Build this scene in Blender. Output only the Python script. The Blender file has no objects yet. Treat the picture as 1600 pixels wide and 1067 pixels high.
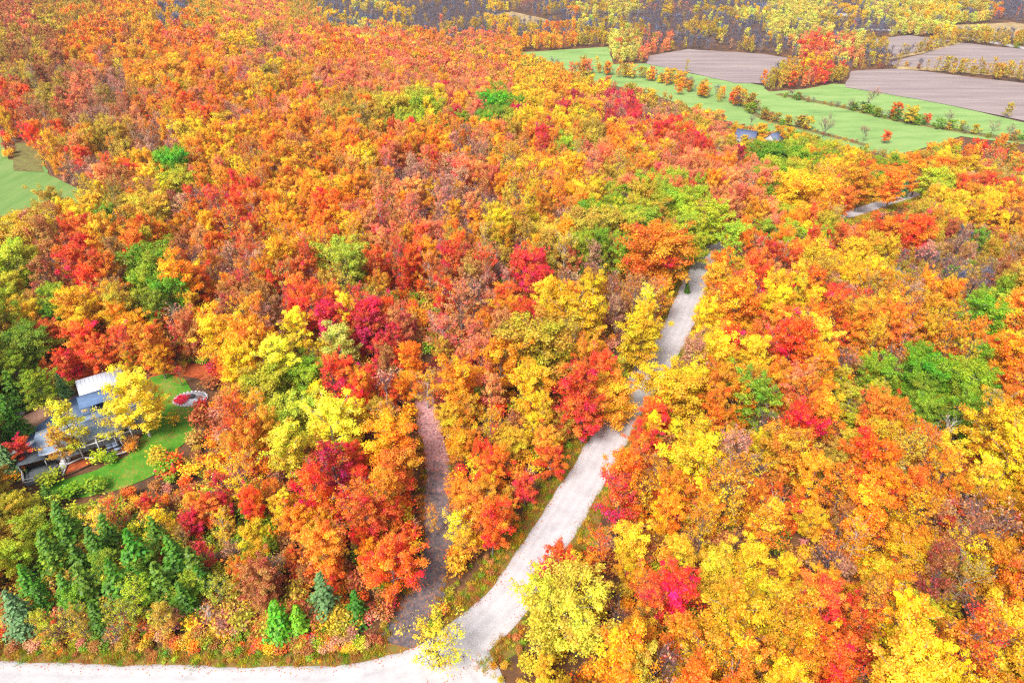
import bpy, math, random
import numpy as np
from mathutils import Vector, Matrix

# ---------------------------------------------------------------- camera, sky, sun, exposure
sc = bpy.context.scene
CAM_H = 91.0
PITCH = math.radians(33.4)
FPX = 1067.0                       # focal length in photo pixels (24 mm on 36 mm)
cam_d = bpy.data.cameras.new('camera')
cam_d.lens = 24.0; cam_d.sensor_width = 36.0
cam_d.clip_start = 1.0; cam_d.clip_end = 20000.0
cam = bpy.data.objects.new('camera', cam_d)
cam.location = (0, 0, CAM_H)
cam.rotation_euler = (math.pi / 2 - PITCH, 0, 0)
sc.collection.objects.link(cam)
sc.camera = cam

SUN_EL, SUN_AZ = math.radians(50), math.radians(-146)      # azimuth from +Y towards +X
world = bpy.data.worlds.new('World'); sc.world = world
world.use_nodes = True
wn = world.node_tree
for n in list(wn.nodes): wn.nodes.remove(n)
wo = wn.nodes.new('ShaderNodeOutputWorld'); wb = wn.nodes.new('ShaderNodeBackground')
sky = wn.nodes.new('ShaderNodeTexSky'); sky.sky_type = 'NISHITA'; sky.sun_disc = False
sky.sun_elevation = SUN_EL; sky.sun_rotation = SUN_AZ
sky.air_density = 1.0; sky.dust_density = 3.0; sky.ozone_density = 1.0
hs = wn.nodes.new('ShaderNodeHueSaturation'); hs.inputs['Saturation'].default_value = 0.35
wn.links.new(sky.outputs[0], hs.inputs['Color']); wn.links.new(hs.outputs[0], wb.inputs['Color'])
wb.inputs['Strength'].default_value = 0.12
wn.links.new(wb.outputs[0], wo.inputs['Surface'])
sun_d = bpy.data.lights.new('sun', 'SUN'); sun_d.energy = 2.4; sun_d.angle = math.radians(20)
sun_d.color = (1.0, 0.965, 0.91)
sun = bpy.data.objects.new('sun', sun_d)
sdir = Vector((math.sin(SUN_AZ) * math.cos(SUN_EL), math.cos(SUN_AZ) * math.cos(SUN_EL), math.sin(SUN_EL)))
sun.rotation_euler = sdir.to_track_quat('Z', 'Y').to_euler()
sun.location = (0, 0, 300)
sc.collection.objects.link(sun)
sc.view_settings.view_transform = 'Standard'
sc.view_settings.look = 'None'
sc.view_settings.exposure = 1.08
sc.view_settings.gamma = 1.0
sc.cycles.max_bounces = 6; sc.cycles.diffuse_bounces = 4; sc.cycles.transmission_bounces = 4
sc.cycles.glossy_bounces = 2; sc.cycles.volume_bounces = 0; sc.cycles.transparent_max_bounces = 4
sc.cycles.use_denoising = False; sc.cycles.pixel_filter_type = 'BLACKMAN_HARRIS'; sc.cycles.filter_width = 1.25
sc.cycles.caustics_reflective = False; sc.cycles.caustics_refractive = False

R = random.Random(7)
NR = np.random.default_rng(11)
COL = sc.collection

# ---------------------------------------------------------------- terrain and photo <-> ground
def smooth(a, b, t):
    t = min(1.0, max(0.0, (t - a) / (b - a)))
    return t * t * (3 - 2 * t)

PLAIN = -40.0
def terrain(x, y):
    u = 0.75 * x + 0.66 * y
    s = smooth(130, 440, u)
    z = PLAIN * s
    z += (1 - s) * (0.5 * math.sin(x * 0.021 + 1.0) * math.sin(y * 0.017) )
    return z

CP, SP = math.cos(PITCH), math.sin(PITCH)
def project(x, y, z):
    dz = z - CAM_H
    zc = y * CP - dz * SP
    yc = y * SP + dz * CP
    if zc < 1: return (-9999, -9999, 1)
    return (800 + FPX * x / zc, 533.5 - FPX * yc / zc, zc)

def at(px, py, h=0.0):
    """Point on the ray of a photo pixel that lies h above the ground."""
    a = (px - 800) / FPX; b = (533.5 - py) / FPX
    d = Vector((a, CP + b * SP, -SP + b * CP))
    t0, t = 0.0, 20.0
    while t < 6000:
        p = Vector((0, 0, CAM_H)) + d * t
        if p.z <= terrain(p.x, p.y) + h: break
        t0 = t; t *= 1.02
    for _ in range(40):
        m = (t0 + t) / 2; p = Vector((0, 0, CAM_H)) + d * m
        if p.z <= terrain(p.x, p.y) + h: t = m
        else: t0 = m
    return Vector((0, 0, CAM_H)) + d * t

def inpoly(x, y, P):
    c = False; j = len(P) - 1
    for i in range(len(P)):
        xi, yi = P[i]; xj, yj = P[j]
        if (yi > y) != (yj > y) and x < (xj - xi) * (y - yi) / (yj - yi) + xi: c = not c
        j = i
    return c

# ---------------------------------------------------------------- materials
def lin(c):
    return tuple(((v / 255) / 12.92 if v / 255 <= 0.04045 else ((v / 255 + 0.055) / 1.055) ** 2.4) for v in c)

GAIN = 0.74      # display colour -> albedo under this light and exposure
def mat_base(name, rough=0.9):
    m = bpy.data.materials.new(name); m.use_nodes = True
    nt = m.node_tree; b = nt.nodes['Principled BSDF']
    b.inputs['Roughness'].default_value = rough
    b.inputs['Specular IOR Level'].default_value = 0.25
    return m, nt, b

def noise_mat(name, stops, scale, detail=6, rough=0.9, bump=0.0, scale2=None, coord='Object', stretch=None, bscale=None, gain=GAIN):
    """Colour ramp over layered noise in world-size coordinates."""
    m, nt, b = mat_base(name, rough)
    tc = nt.nodes.new('ShaderNodeTexCoord'); mp = nt.nodes.new('ShaderNodeMapping')
    nt.links.new(tc.outputs[coord], mp.inputs[0])
    if stretch: mp.inputs['Scale'].default_value = stretch[0]; mp.inputs['Rotation'].default_value = (0, 0, stretch[1])
    n1 = nt.nodes.new('ShaderNodeTexNoise'); n1.inputs['Scale'].default_value = scale
    n1.inputs['Detail'].default_value = detail; n1.inputs['Roughness'].default_value = 0.68
    nt.links.new(mp.outputs[0], n1.inputs['Vector'])
    fac = n1.outputs[0]
    if scale2:
        n2 = nt.nodes.new('ShaderNodeTexNoise'); n2.inputs['Scale'].default_value = scale2
        n2.inputs['Detail'].default_value = 3
        nt.links.new(mp.outputs[0], n2.inputs['Vector'])
        mx = nt.nodes.new('ShaderNodeMix'); mx.inputs[0].default_value = 0.5
        nt.links.new(n1.outputs[0], mx.inputs[2]); nt.links.new(n2.outputs[0], mx.inputs[3])
        fac = mx.outputs[0]
    rp = nt.nodes.new('ShaderNodeValToRGB')
    while len(rp.color_ramp.elements) < len(stops): rp.color_ramp.elements.new(0.5)
    for e, (p, c) in zip(rp.color_ramp.elements, stops):
        e.position = p; e.color = (*[v * gain for v in lin(c)], 1)
    nt.links.new(fac, rp.inputs[0]); nt.links.new(rp.outputs[0], b.inputs['Base Color'])
    if bump:
        bp = nt.nodes.new('ShaderNodeBump'); bp.inputs['Strength'].default_value = bump
        bp.inputs['Distance'].default_value = 0.08
        nb = nt.nodes.new('ShaderNodeTexNoise'); nb.inputs['Scale'].default_value = bscale or scale * 3
        nb.inputs['Detail'].default_value = 4
        nt.links.new(tc.outputs[coord], nb.inputs['Vector'])
        nt.links.new(nb.outputs[0], bp.inputs['Height']); nt.links.new(bp.outputs[0], b.inputs['Normal'])
    return m

def leaf_mat(name, trans=0.34, rough=0.8):
    """Leaf colour from the tree's own colour, varied leaf by leaf and spray by spray."""
    m = bpy.data.materials.new(name); m.use_nodes = True
    nt = m.node_tree
    for n in list(nt.nodes): nt.nodes.remove(n)
    out = nt.nodes.new('ShaderNodeOutputMaterial')
    a = nt.nodes.new('ShaderNodeAttribute'); a.attribute_type = 'INSTANCER'; a.attribute_name = 'color'
    v = nt.nodes.new('ShaderNodeAttribute'); v.attribute_type = 'GEOMETRY'; v.attribute_name = 'leafvar'
    sp = nt.nodes.new('ShaderNodeSeparateColor'); nt.links.new(v.outputs['Color'], sp.inputs[0])
    h = nt.nodes.new('ShaderNodeHueSaturation')
    nt.links.new(a.outputs['Color'], h.inputs['Color'])
    nt.links.new(sp.outputs[1], h.inputs['Hue']); nt.links.new(sp.outputs[0], h.inputs['Value'])
    d = nt.nodes.new('ShaderNodeBsdfDiffuse'); t = nt.nodes.new('ShaderNodeBsdfTranslucent')
    g = nt.nodes.new('ShaderNodeBsdfGlossy'); g.inputs['Roughness'].default_value = 0.55
    g.inputs['Color'].default_value = (1, 1, 1, 1)
    nt.links.new(h.outputs[0], d.inputs['Color']); nt.links.new(h.outputs[0], t.inputs['Color'])
    mx = nt.nodes.new('ShaderNodeMixShader'); mx.inputs[0].default_value = trans
    nt.links.new(d.outputs[0], mx.inputs[1]); nt.links.new(t.outputs[0], mx.inputs[2])
    m2 = nt.nodes.new('ShaderNodeMixShader'); m2.inputs[0].default_value = 0.025
    nt.links.new(mx.outputs[0], m2.inputs[1]); nt.links.new(g.outputs[0], m2.inputs[2])
    nt.links.new(m2.outputs[0], out.inputs['Surface'])
    return m

def plain_mat(name, c, rough=0.7, metal=0.0, var=0.12, scale=3.0):
    c2 = tuple(max(0, int(v * (1 - var))) for v in c); c3 = tuple(min(255, int(v * (1 + var * .5))) for v in c)
    m = noise_mat(name, [(0.3, c2), (0.7, c3)], scale, rough=rough)
    m.node_tree.nodes['Principled BSDF'].inputs['Metallic'].default_value = metal
    return m

M = {}
M['litter'] = noise_mat('leaf_litter', [(0.28, (52, 40, 34)), (0.42, (88, 66, 50)), (0.55, (124, 84, 54)), (0.68, (158, 112, 64)), (0.85, (116, 104, 94))],
                        0.9, detail=9, bump=0.6, scale2=0.06, bscale=6)
M['gravel'] = noise_mat('pale_gravel', [(0.25, (186, 183, 186)), (0.5, (208, 205, 208)), (0.75, (221, 219, 222))], 0.35, detail=10, bump=0.3, bscale=9)
def rutted(m):
    nt = m.node_tree; b = nt.nodes['Principled BSDF']; base = b.inputs['Base Color'].links[0].from_socket
    a = nt.nodes.new('ShaderNodeAttribute'); a.attribute_name = 'across'
    tc = [n for n in nt.nodes if n.type == 'TEX_COORD'][0]
    nz = nt.nodes.new('ShaderNodeTexNoise'); nz.inputs['Scale'].default_value = .16; nz.inputs['Detail'].default_value = 5; nt.links.new(tc.outputs['Object'], nz.inputs['Vector'])
    ad = nt.nodes.new('ShaderNodeMath'); ad.operation = 'MULTIPLY_ADD'; ad.inputs[1].default_value = .36; nt.links.new(nz.outputs[0], ad.inputs[0]); nt.links.new(a.outputs['Fac'], ad.inputs[2])
    mr = nt.nodes.new('ShaderNodeMapRange'); mr.inputs[1].default_value = -.82; mr.inputs[2].default_value = 1.18; nt.links.new(ad.outputs[0], mr.inputs[0])
    rp = nt.nodes.new('ShaderNodeValToRGB'); st = [(.0, .62), (.07, .9), (.2, 1.0), (.29, .9), (.38, 1.0), (.5, .93), (.62, 1.0), (.71, .9), (.8, 1.0), (.93, .9), (1.0, .6)]
    while len(rp.color_ramp.elements) < len(st): rp.color_ramp.elements.new(.5)
    for e_, (p_, v_) in zip(rp.color_ramp.elements, st): e_.position = p_; e_.color = (v_, v_ * .985, v_ * .97, 1)
    nt.links.new(mr.outputs[0], rp.inputs[0])
    mx = nt.nodes.new('ShaderNodeMix'); mx.data_type = 'RGBA'; mx.blend_type = 'MULTIPLY'; mx.inputs[0].default_value = 1
    nt.links.new(base, mx.inputs[6]); nt.links.new(rp.outputs[0], mx.inputs[7]); nt.links.new(mx.outputs[2], b.inputs['Base Color'])
rutted(M['gravel'])
M['drive'] = noise_mat('driveway_gravel', [(0.3, (96, 86, 96)), (0.5, (128, 116, 126)), (0.62, (150, 136, 142)), (0.72, (196, 140, 120))], 1.4, detail=10, bump=0.4, bscale=9)
M['drive_leaf'] = noise_mat('leafy_driveway', [(0.3, (140, 104, 112)), (0.45, (206, 150, 156)), (0.6, (226, 178, 178)), (0.75, (214, 116, 96))], 1.6, detail=10, bump=0.4, bscale=9)
M['leafdrift'] = noise_mat('red_leaf_drift', [(0.3, (120, 50, 56)), (0.5, (176, 78, 78)), (0.65, (206, 104, 70)), (0.8, (220, 150, 90))], 2.2, detail=10, bump=0.5)
M['rustlitter'] = noise_mat('rust_leaf_drift', [(0.3, (132, 66, 40)), (0.5, (186, 88, 46)), (0.65, (214, 112, 58)), (0.8, (226, 140, 80))], 1.6, detail=10, bump=0.5)
M['lawn'] = noise_mat('lawn_grass', [(0.25, (58, 112, 22)), (0.42, (76, 142, 28)), (0.54, (100, 152, 42)), (0.66, (150, 146, 66)), (0.8, (170, 140, 70))], 0.22, detail=9, bump=0.35, bscale=12)
M['meadow'] = noise_mat('meadow_grass', [(0.28, (112, 142, 74)), (0.42, (136, 170, 92)), (0.58, (152, 182, 104)), (0.74, (176, 178, 116))], 0.03, detail=11, stretch=((1, 3, 1), math.radians(-25)))
M['meadow_near'] = noise_mat('hay_meadow', [(0.28, (96, 132, 62)), (0.45, (116, 150, 74)), (0.6, (130, 158, 84)), (0.75, (154, 150, 94))], 0.06, detail=9, stretch=((2.4, 0.5, 1), 0.15))
M['plough'] = noise_mat('bare_field_soil', [(0.28, (132, 114, 112)), (0.42, (152, 134, 132)), (0.58, (168, 150, 146)), (0.72, (184, 166, 154))], 0.025, detail=9, stretch=((0.5, 5, 1), math.radians(-22)))
M['tan'] = noise_mat('dry_grass', [(0.28, (150, 122, 84)), (0.5, (184, 156, 108)), (0.7, (206, 180, 128))], 0.12, detail=8)
M['verge'] = noise_mat('verge_grass', [(0.28, (88, 76, 40)), (0.42, (112, 124, 44)), (0.55, (150, 106, 56)), (0.7, (124, 150, 52))], 0.8, detail=8, bump=0.5)
M['scrub'] = noise_mat('scrub_ground', [(0.3, (100, 88, 52)), (0.5, (128, 118, 64)), (0.7, (132, 142, 72))], 0.5, detail=8, bump=0.5)
M['leaf'] = leaf_mat('autumn_leaf')
M['needle'] = leaf_mat('needle_foliage', trans=0.15)
M['bark'] = noise_mat('grey_bark', [(0.3, (96, 86, 86)), (0.5, (142, 132, 130)), (0.7, (172, 162, 158))], 3.0, detail=5)
M['twig'] = noise_mat('mauve_twig', [(0.3, (104, 86, 92)), (0.6, (142, 124, 128))], 1.0)
M['birch'] = noise_mat('white_bark', [(0.3, (150, 140, 134)), (0.5, (206, 200, 194)), (0.7, (226, 222, 216))], 2.5, detail=5)
M['dark_bark'] = noise_mat('dark_bark', [(0.3, (60, 50, 46)), (0.6, (94, 82, 76))], 3.0)

# ---------------------------------------------------------------- mesh helpers
def mesh_from(name, V, F, mats=(), mi=None, leafvar=None, smooth_f=None):
    me = bpy.data.meshes.new(name)
    V = np.asarray(V, dtype=np.float32).reshape(-1, 3)
    sizes = np.array([len(f) for f in F], dtype=np.int32) if not isinstance(F, np.ndarray) else np.full(len(F), F.shape[1], dtype=np.int32)
    flat = np.concatenate([np.asarray(f, dtype=np.int32) for f in F]) if not isinstance(F, np.ndarray) else F.astype(np.int32).ravel()
    me.vertices.add(len(V)); me.vertices.foreach_set('co', V.ravel())
    me.loops.add(len(flat)); me.loops.foreach_set('vertex_index', flat)
    me.polygons.add(len(sizes))
    st = np.zeros(len(sizes), dtype=np.int32); st[1:] = np.cumsum(sizes)[:-1]
    me.polygons.foreach_set('loop_start', st)
    for m in mats: me.materials.append(m)
    if mi is not None: me.polygons.foreach_set('material_index', np.asarray(mi, dtype=np.int32))
    if leafvar is not None:
        at_ = me.attributes.new('leafvar', 'FLOAT_COLOR', 'FACE')
        at_.data.foreach_set('color', np.asarray(leafvar, dtype=np.float32).ravel())
    me.update(calc_edges=True)
    return me

def new_obj(name, me, parent=None, loc=None):
    o = bpy.data.objects.new(name, me); COL.objects.link(o)
    if parent: o.parent = parent
    if loc is not None: o.location = loc
    return o

def tag(o, label=None, cat=None, group=None, kind=None):
    if label: o['label'] = label
    if cat: o['category'] = cat
    if group: o['group'] = group
    if kind: o['kind'] = kind
    return o

def empty(name, loc, rz=0):
    o = bpy.data.objects.new(name, None); COL.objects.link(o)
    o.location = loc; o.rotation_euler = (0, 0, rz); o.empty_display_size = 0.5
    return o

class Tubes:
    """Collects tapered tubes."""
    def __init__(s): s.V = []; s.F = []; s.n = 0
    def tube(s, pts, rads, k=5):
        pts = [np.asarray(p, dtype=float) for p in pts]
        base = s.n
        for i, p in enumerate(pts):
            d = pts[min(i + 1, len(pts) - 1)] - pts[max(i - 1, 0)]
            d = d / (np.linalg.norm(d) + 1e-9)
            a = np.cross(d, (0.31, 0.87, 0.13)); a /= (np.linalg.norm(a) + 1e-9); b = np.cross(d, a)
            for j in range(k):
                t = 2 * math.pi * j / k
                s.V.append(p + rads[i] * (math.cos(t) * a + math.sin(t) * b))
        s.n += k * len(pts)
        for i in range(len(pts) - 1):
            for j in range(k):
                s.F.append((base + i * k + j, base + i * k + (j + 1) % k, base + (i + 1) * k + (j + 1) % k, base + (i + 1) * k + j))

def leaf_quads(P, N, size, var):
    """Diamond leaf sprays at P facing about N."""
    n = len(P)
    N = N / (np.linalg.norm(N, axis=1, keepdims=True) + 1e-9)
    r = NR.normal(size=(n, 3)); A = np.cross(N, r); A /= (np.linalg.norm(A, axis=1, keepdims=True) + 1e-9)
    B = np.cross(N, A)
    s = size[:, None]
    fold = N * s * NR.uniform(-0.25, 0.35, (n, 1))
    V = np.empty((n, 4, 3))
    V[:, 0] = P + A * s; V[:, 1] = P + B * s * 0.62 + fold; V[:, 2] = P - A * s; V[:, 3] = P - B * s * 0.62 + fold
    F = np.arange(n * 4).reshape(n, 4)
    return V.reshape(-1, 3), F

def make_broadleaf(seed, h=15, w=8, base=0.3, limbs=26, shape='round', tufts=5, leaves=90, lsize=0.17, twigs=0, bark='bark', ragged=0.3):
    """Trunk, ascending limbs and uneven leaf tufts strung along the limbs."""
    rg = random.Random(seed)
    tb = Tubes(); tr = 0.011 * h + 0.03
    bend = np.array((rg.uniform(-.05, .05) * h, rg.uniform(-.05, .05) * h, 0))
    def spine(z): f = z / h; return np.array((0, 0, z)) + bend * f * f
    tb.tube([spine(-.3), spine(h * .15), spine(h * base), spine(h * .6), spine(h * .82), spine(h * .95)], [tr * 1.35, tr, tr * .85, tr * .5, tr * .22, .02], 6)
    P = []; N = []; S = []; VARS = []
    ph = rg.random() * 6.28; lob = [rg.uniform(.75, 1.2) for _ in range(7)]
    def tuft(c, d, r, m, cv, ch):
        d = d / (np.linalg.norm(d) + 1e-9)
        q = NR.normal(size=(m, 3)) * r * .62 + d * NR.normal(size=(m, 1)) * r * .55
        q[:, 2] *= .8
        P.append(c + q); N.append(q / r * .5 + np.array((0, 0, .7)) + NR.normal(scale=.5, size=(m, 3)))
        S.append(lsize * NR.uniform(.55, 1.5, m))
        VARS.append(np.stack([np.clip(cv * NR.normal(1., .17, m), .45, 1.5), .5 + ch + NR.normal(0, .013, m), np.zeros(m), np.ones(m)], 1))
    for i in range(limbs):
        t = (i + rg.random()) / limbs
        az = i * 2.39996 + rg.uniform(-.5, .5) + ph
        if shape == 'round': prof = math.sin(math.pi * (.2 + .72 * t)) ** .7; el = .25 + 1.0 * t
        elif shape == 'broad': prof = (.75 + .35 * t) if t < .6 else (.96 - .9 * (t - .6) ** 1.3); el = .2 + .85 * t
        else: prof = math.sin(math.pi * (.22 + .7 * t)) ** .9 * (1.0 - .35 * t); el = .55 + .8 * t
        reach = w / 2 * max(.15, prof) * lob[int((az % 6.283) / 6.284 * 7)] * rg.uniform(1 - ragged, 1 + ragged * .7)
        z0 = h * (base * .85 + (.78 - base * .85) * t)
        a0 = spine(z0); rise = min(reach * math.tan(min(el, 1.25)), h * 1.0 - z0 - h * .03 * rg.random())
        tip = a0 + np.array((math.cos(az) * reach, math.sin(az) * reach, max(.3, rise)))
        mid = a0 * .5 + tip * .5 + np.array((rg.gauss(0, .25), rg.gauss(0, .25), rise * .12))
        r0 = tr * (.38 - .2 * t)
        tb.tube([a0, mid, tip], [r0, r0 * .6, .02], 4)
        cv0 = rg.uniform(.9, 1.1); ch0 = rg.gauss(0, .017); ld = tip - a0
        for k in range(tufts):
            f = .32 + .72 * (k + rg.random()) / tufts
            c = (a0 * (1 - 2 * f) + mid * 2 * f) if f < .5 else (mid * (2 - 2 * f) + tip * (2 * f - 1))
            off = NR.normal(size=3) * w * .055; off[2] = off[2] * .6
            c = c + off * (1.6 - f * .5)
            r = w * rg.uniform(.042, .088) * (1.15 - .3 * t)
            m = max(3, int(leaves * rg.uniform(.45, 1.4)))
            tuft(c, ld, r, m, cv0 * rg.uniform(.9, 1.08), ch0 + rg.gauss(0, .01))
            tb.tube([c - off, c], [.035, .015], 3)
            for _ in range(twigs):
                d = NR.normal(size=3) + ld / np.linalg.norm(ld) * 1.1; d[2] = abs(d[2]); d /= np.linalg.norm(d)
                e = c - off * .6 + d * r * rg.uniform(1.0, 2.2)
                tb.tube([c - off * .6, (c + e) / 2 + NR.normal(scale=.1, size=3), e], [.036, .026, .01], 3)
    for k in range(3): tuft(spine(h * (.86 + .05 * k)), np.array((0, 0, 1.)), w * .07, int(leaves * .8), rg.uniform(.95, 1.1), rg.gauss(0, .012))
    P = np.concatenate(P); N = np.concatenate(N); S = np.concatenate(S); VARS = np.concatenate(VARS)
    LV, LF = leaf_quads(P, N, S, None)
    return (LV, LF, VARS), (np.array(tb.V), tb.F), bark

def make_conifer(seed, h=16, w=6.5, dens=1.0, droop=0.35, open_=0.0, power=0.75, base=0.06):
    rg = random.Random(seed)
    P = []; N = []; S = []; VAR = []
    tb = Tubes(); tb.tube([(0, 0, -0.3), (0, 0, h * 0.5), (0, 0, h * 0.97)], [0.016 * h, 0.009 * h, 0.02], 6)
    tiers = int(26 * dens)
    for i in range(tiers):
        t = base + (1 - base) * (i + 0.4 * rg.random()) / tiers
        rad = w / 2 * (1 - t) ** power * rg.uniform(0.7, 1.15) + 0.12
        nb = max(5, int(11 * (1 - t) + 5))
        off = rg.random() * 6.28
        for b in range(nb):
            if rg.random() < open_: continue
            a = off + 6.28 * b / nb + rg.uniform(-.2, .2)
            L = rad * rg.uniform(0.55, 1.2)
            d = np.array((math.cos(a), math.sin(a), 0)); side = np.array((-d[1], d[0], 0))
            z = h * t
            if i % 2 == 0: tb.tube([(0, 0, z), d * L * 0.9 + np.array((0, 0, z - droop * L * 0.6))], [0.05, 0.015], 3)
            m = max(4, int(L * 5.2))
            for k in range(m):
                f = (k + 0.5 + rg.uniform(-.3, .3)) / m
                q = d * L * f + side * rg.uniform(-1, 1) * 0.32 * L * (0.25 + f * (1.25 - f)) + np.array((0, 0, z - droop * L * f * f + rg.uniform(-.12, .12) + 0.12 * f * L * 0.4))
                P.append(q); N.append(d * 0.55 + np.array((0, 0, 0.75)) + np.array((rg.gauss(0, .3), rg.gauss(0, .3), rg.gauss(0, .3))))
                S.append(rg.uniform(0.26, 0.46)); tipv = rg.gauss(0.98, 0.16)
                VAR.append((min(1.5, max(0.5, tipv)), 0.5 + rg.gauss(0, 0.012), 0, 1))
    P = np.array(P); N = np.array(N); S = np.array(S)
    LV, LF = leaf_quads(P, N, S, None)
    return (LV, LF, np.array(VAR)), (np.array(tb.V), tb.F), 'dark_bark'

def make_bare(seed, h=13, w=7, leaves=90, bark='twig', levels=3, up=0.75):
    rg = random.Random(seed)
    tb = Tubes(); tips = []
    def grow(p, d, L, r, lev):
        d = d / np.linalg.norm(d)
        m = p + d * L * 0.5 + NR.normal(scale=0.05 * L, size=3); e = p + d * L + NR.normal(scale=0.05 * L, size=3)
        tb.tube([p, m, e], [r, r * 0.8, r * 0.55], 5 if lev == 0 else 3)
        if lev >= levels: tips.append(e); return
        for k in range(rg.choice((4, 5, 5, 6)) if lev else 9):
            t = rg.uniform(0.35, 1.0) if lev else rg.uniform(0.35, 1.0)
            q = p + (e - p) * t
            nd = NR.normal(size=3); nd[2] = abs(nd[2]) * 0.6; nd = nd / np.linalg.norm(nd)
            dd = d * up + nd * (0.85 if lev else 0.62)
            grow(q, dd, L * rg.uniform(0.42, 0.62) * (1.15 - 0.35 * t if lev == 0 else 1), max(0.022, r * 0.5), lev + 1)
    grow(np.array((0., 0., -0.3)), np.array((rg.uniform(-.08, .08), rg.uniform(-.08, .08), 1.0)), h * 0.62, 0.011 * h + 0.03, 0)
    V = np.array(tb.V)
    V[:, 2] *= h / V[:, 2].max()
    tp = np.array(tips); tp[:, 2] *= h / max(tp[:, 2].max(), 1)
    idx = NR.choice(len(tp), size=min(len(tp) * 3, max(8, leaves)), replace=True)
    P = tp[idx] + NR.normal(scale=0.3, size=(len(idx), 3))
    LV, LF = leaf_quads(P, NR.normal(size=P.shape) + np.array((0, 0, .6)), NR.uniform(0.16, 0.3, len(P)), None)
    var = np.stack([NR.uniform(.7, 1.2, len(P)), NR.normal(.5, .02, len(P)), np.zeros(len(P)), np.ones(len(P))], 1)
    return (LV, LF, var), (V, tb.F), bark

def make_shrub(seed, r=1.3, h=1.8, leaves=420, stems=14, lsize=0.17):
    rg = random.Random(seed)
    tb = Tubes(); P = []
    for k in range(stems):
        a = rg.random() * 6.28; q = rg.uniform(0.3, 1.0)
        e = np.array((math.cos(a) * r * q * .8, math.sin(a) * r * q * .8, h * rg.uniform(0.6, 1.05)))
        tb.tube([(math.cos(a) * .1, math.sin(a) * .1, -0.1), e * 0.55 + NR.normal(scale=.1, size=3), e], [0.035, 0.025, 0.01], 3)
        n = leaves // stems
        P.append(e + NR.normal(size=(n, 3)) * np.array((r * .3, r * .3, h * .2)))
    P = np.concatenate(P); P[:, 2] = np.clip(P[:, 2], 0.05, None)
    LV, LF = leaf_quads(P, NR.normal(size=P.shape) * .6 + np.array((0, 0, .8)) + P * .25, NR.uniform(.7, 1.4, len(P)) * lsize, None)
    var = np.stack([np.clip(NR.normal(1, .2, len(P)), .5, 1.5), NR.normal(.5, .02, len(P)), np.zeros(len(P)), np.ones(len(P))], 1)
    return (LV, LF, var), (np.array(tb.V), tb.F), 'twig'

def make_grass(seed, n=46, r=.45, h=.55):
    P = NR.normal(size=(n, 2)) * r * .5; a = NR.uniform(0, 6.28, n); hh = h * NR.uniform(.5, 1.2, n); ln = NR.normal(size=(n, 2)) * .16
    V = np.zeros((n, 4, 3)); dx, dy = np.cos(a) * .03, np.sin(a) * .03
    V[:, 0] = np.stack([P[:, 0] - dx, P[:, 1] - dy, np.full(n, -.05)], 1); V[:, 1] = np.stack([P[:, 0] + dx, P[:, 1] + dy, np.full(n, -.05)], 1)
    V[:, 2] = np.stack([P[:, 0] + ln[:, 0] + dx * .3, P[:, 1] + ln[:, 1] + dy * .3, hh], 1); V[:, 3] = np.stack([P[:, 0] + ln[:, 0] - dx * .3, P[:, 1] + ln[:, 1] - dy * .3, hh], 1)
    var = np.stack([np.clip(NR.normal(1, .2, n), .5, 1.5), NR.normal(.5, .015, n), np.zeros(n), np.ones(n)], 1)
    tb = Tubes(); tb.tube([(0, 0, -.1), (0, 0, .05)], [.02, .01], 3)
    return (V.reshape(-1, 3), np.arange(n * 4).reshape(n, 4), var), (np.array(tb.V), tb.F), 'twig'

def build_variant(name, data, leafm='leaf'):
    """Crown mesh, trunk mesh and one joined mesh (for the far wood)."""
    (LV, LF, var), (TV, TF), bark = data
    cm = mesh_from(name + '_crown', LV, LF, [M[leafm]], leafvar=var)
    tm = mesh_from(name + '_trunk', TV, TF, [M[bark]])
    nT = len(TV)
    F = list(TF) + [tuple(f) for f in (LF + nT)]
    jv = np.concatenate([np.tile((1, .5, 0, 1), (len(TF), 1)), var])
    jm = mesh_from(name + '_whole', np.concatenate([TV, LV]), F, [M[bark], M[leafm]], [0] * len(TF) + [1] * len(LF), leafvar=jv)
    return dict(crown=cm, trunk=tm, whole=jm, name=name)

VAR = {}
def add(key, lst, leafm='leaf', **nominal):
    VAR[key] = dict(v=[build_variant(f'{key}_{i:02d}', d, leafm) for i, d in enumerate(lst)], **nominal)

add('dense', [make_broadleaf(10 + i, h=14, w=7.6, base=0.26, limbs=(28, 24, 30, 26, 22, 28)[i], shape=('round', 'tall', 'broad', 'tall', 'round', 'broad')[i], tufts=5, leaves=132, lsize=.135, ragged=(.3, .35, .3, .25, .4, .35)[i]) for i in range(6)], h=14, w=7.6)
add('thin', [make_broadleaf(30 + i, h=14.5, w=7.0, base=0.24, limbs=26, shape=('tall', 'round', 'tall', 'round')[i], tufts=4, leaves=(66, 56, 42, 32)[i], lsize=0.13, twigs=2, bark=('twig', 'twig', 'birch', 'bark')[i], ragged=.4) for i in range(4)], h=14.5, w=7)
add('oak', [make_broadleaf(50 + i, h=13, w=9.5, base=0.24, limbs=34, shape='broad', tufts=6, leaves=136, lsize=0.145, ragged=.3) for i in range(3)], h=13, w=9.5)
add('aspen', [make_broadleaf(60 + i, h=14.5, w=6.6, base=0.22, limbs=28, shape=('tall', 'round', 'tall')[i], tufts=5, leaves=108, lsize=0.135, bark='birch', ragged=.35) for i in range(3)], h=14.5, w=6.6)
add('bare', [make_bare(70 + i, h=13, w=7, leaves=(60, 160, 110, 240)[i]) for i in range(4)], h=13, w=7)
add('snag', [make_bare(80 + i, h=12, w=6, leaves=4, bark='birch', levels=2, up=0.9) for i in range(2)], h=12, w=6)
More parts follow.
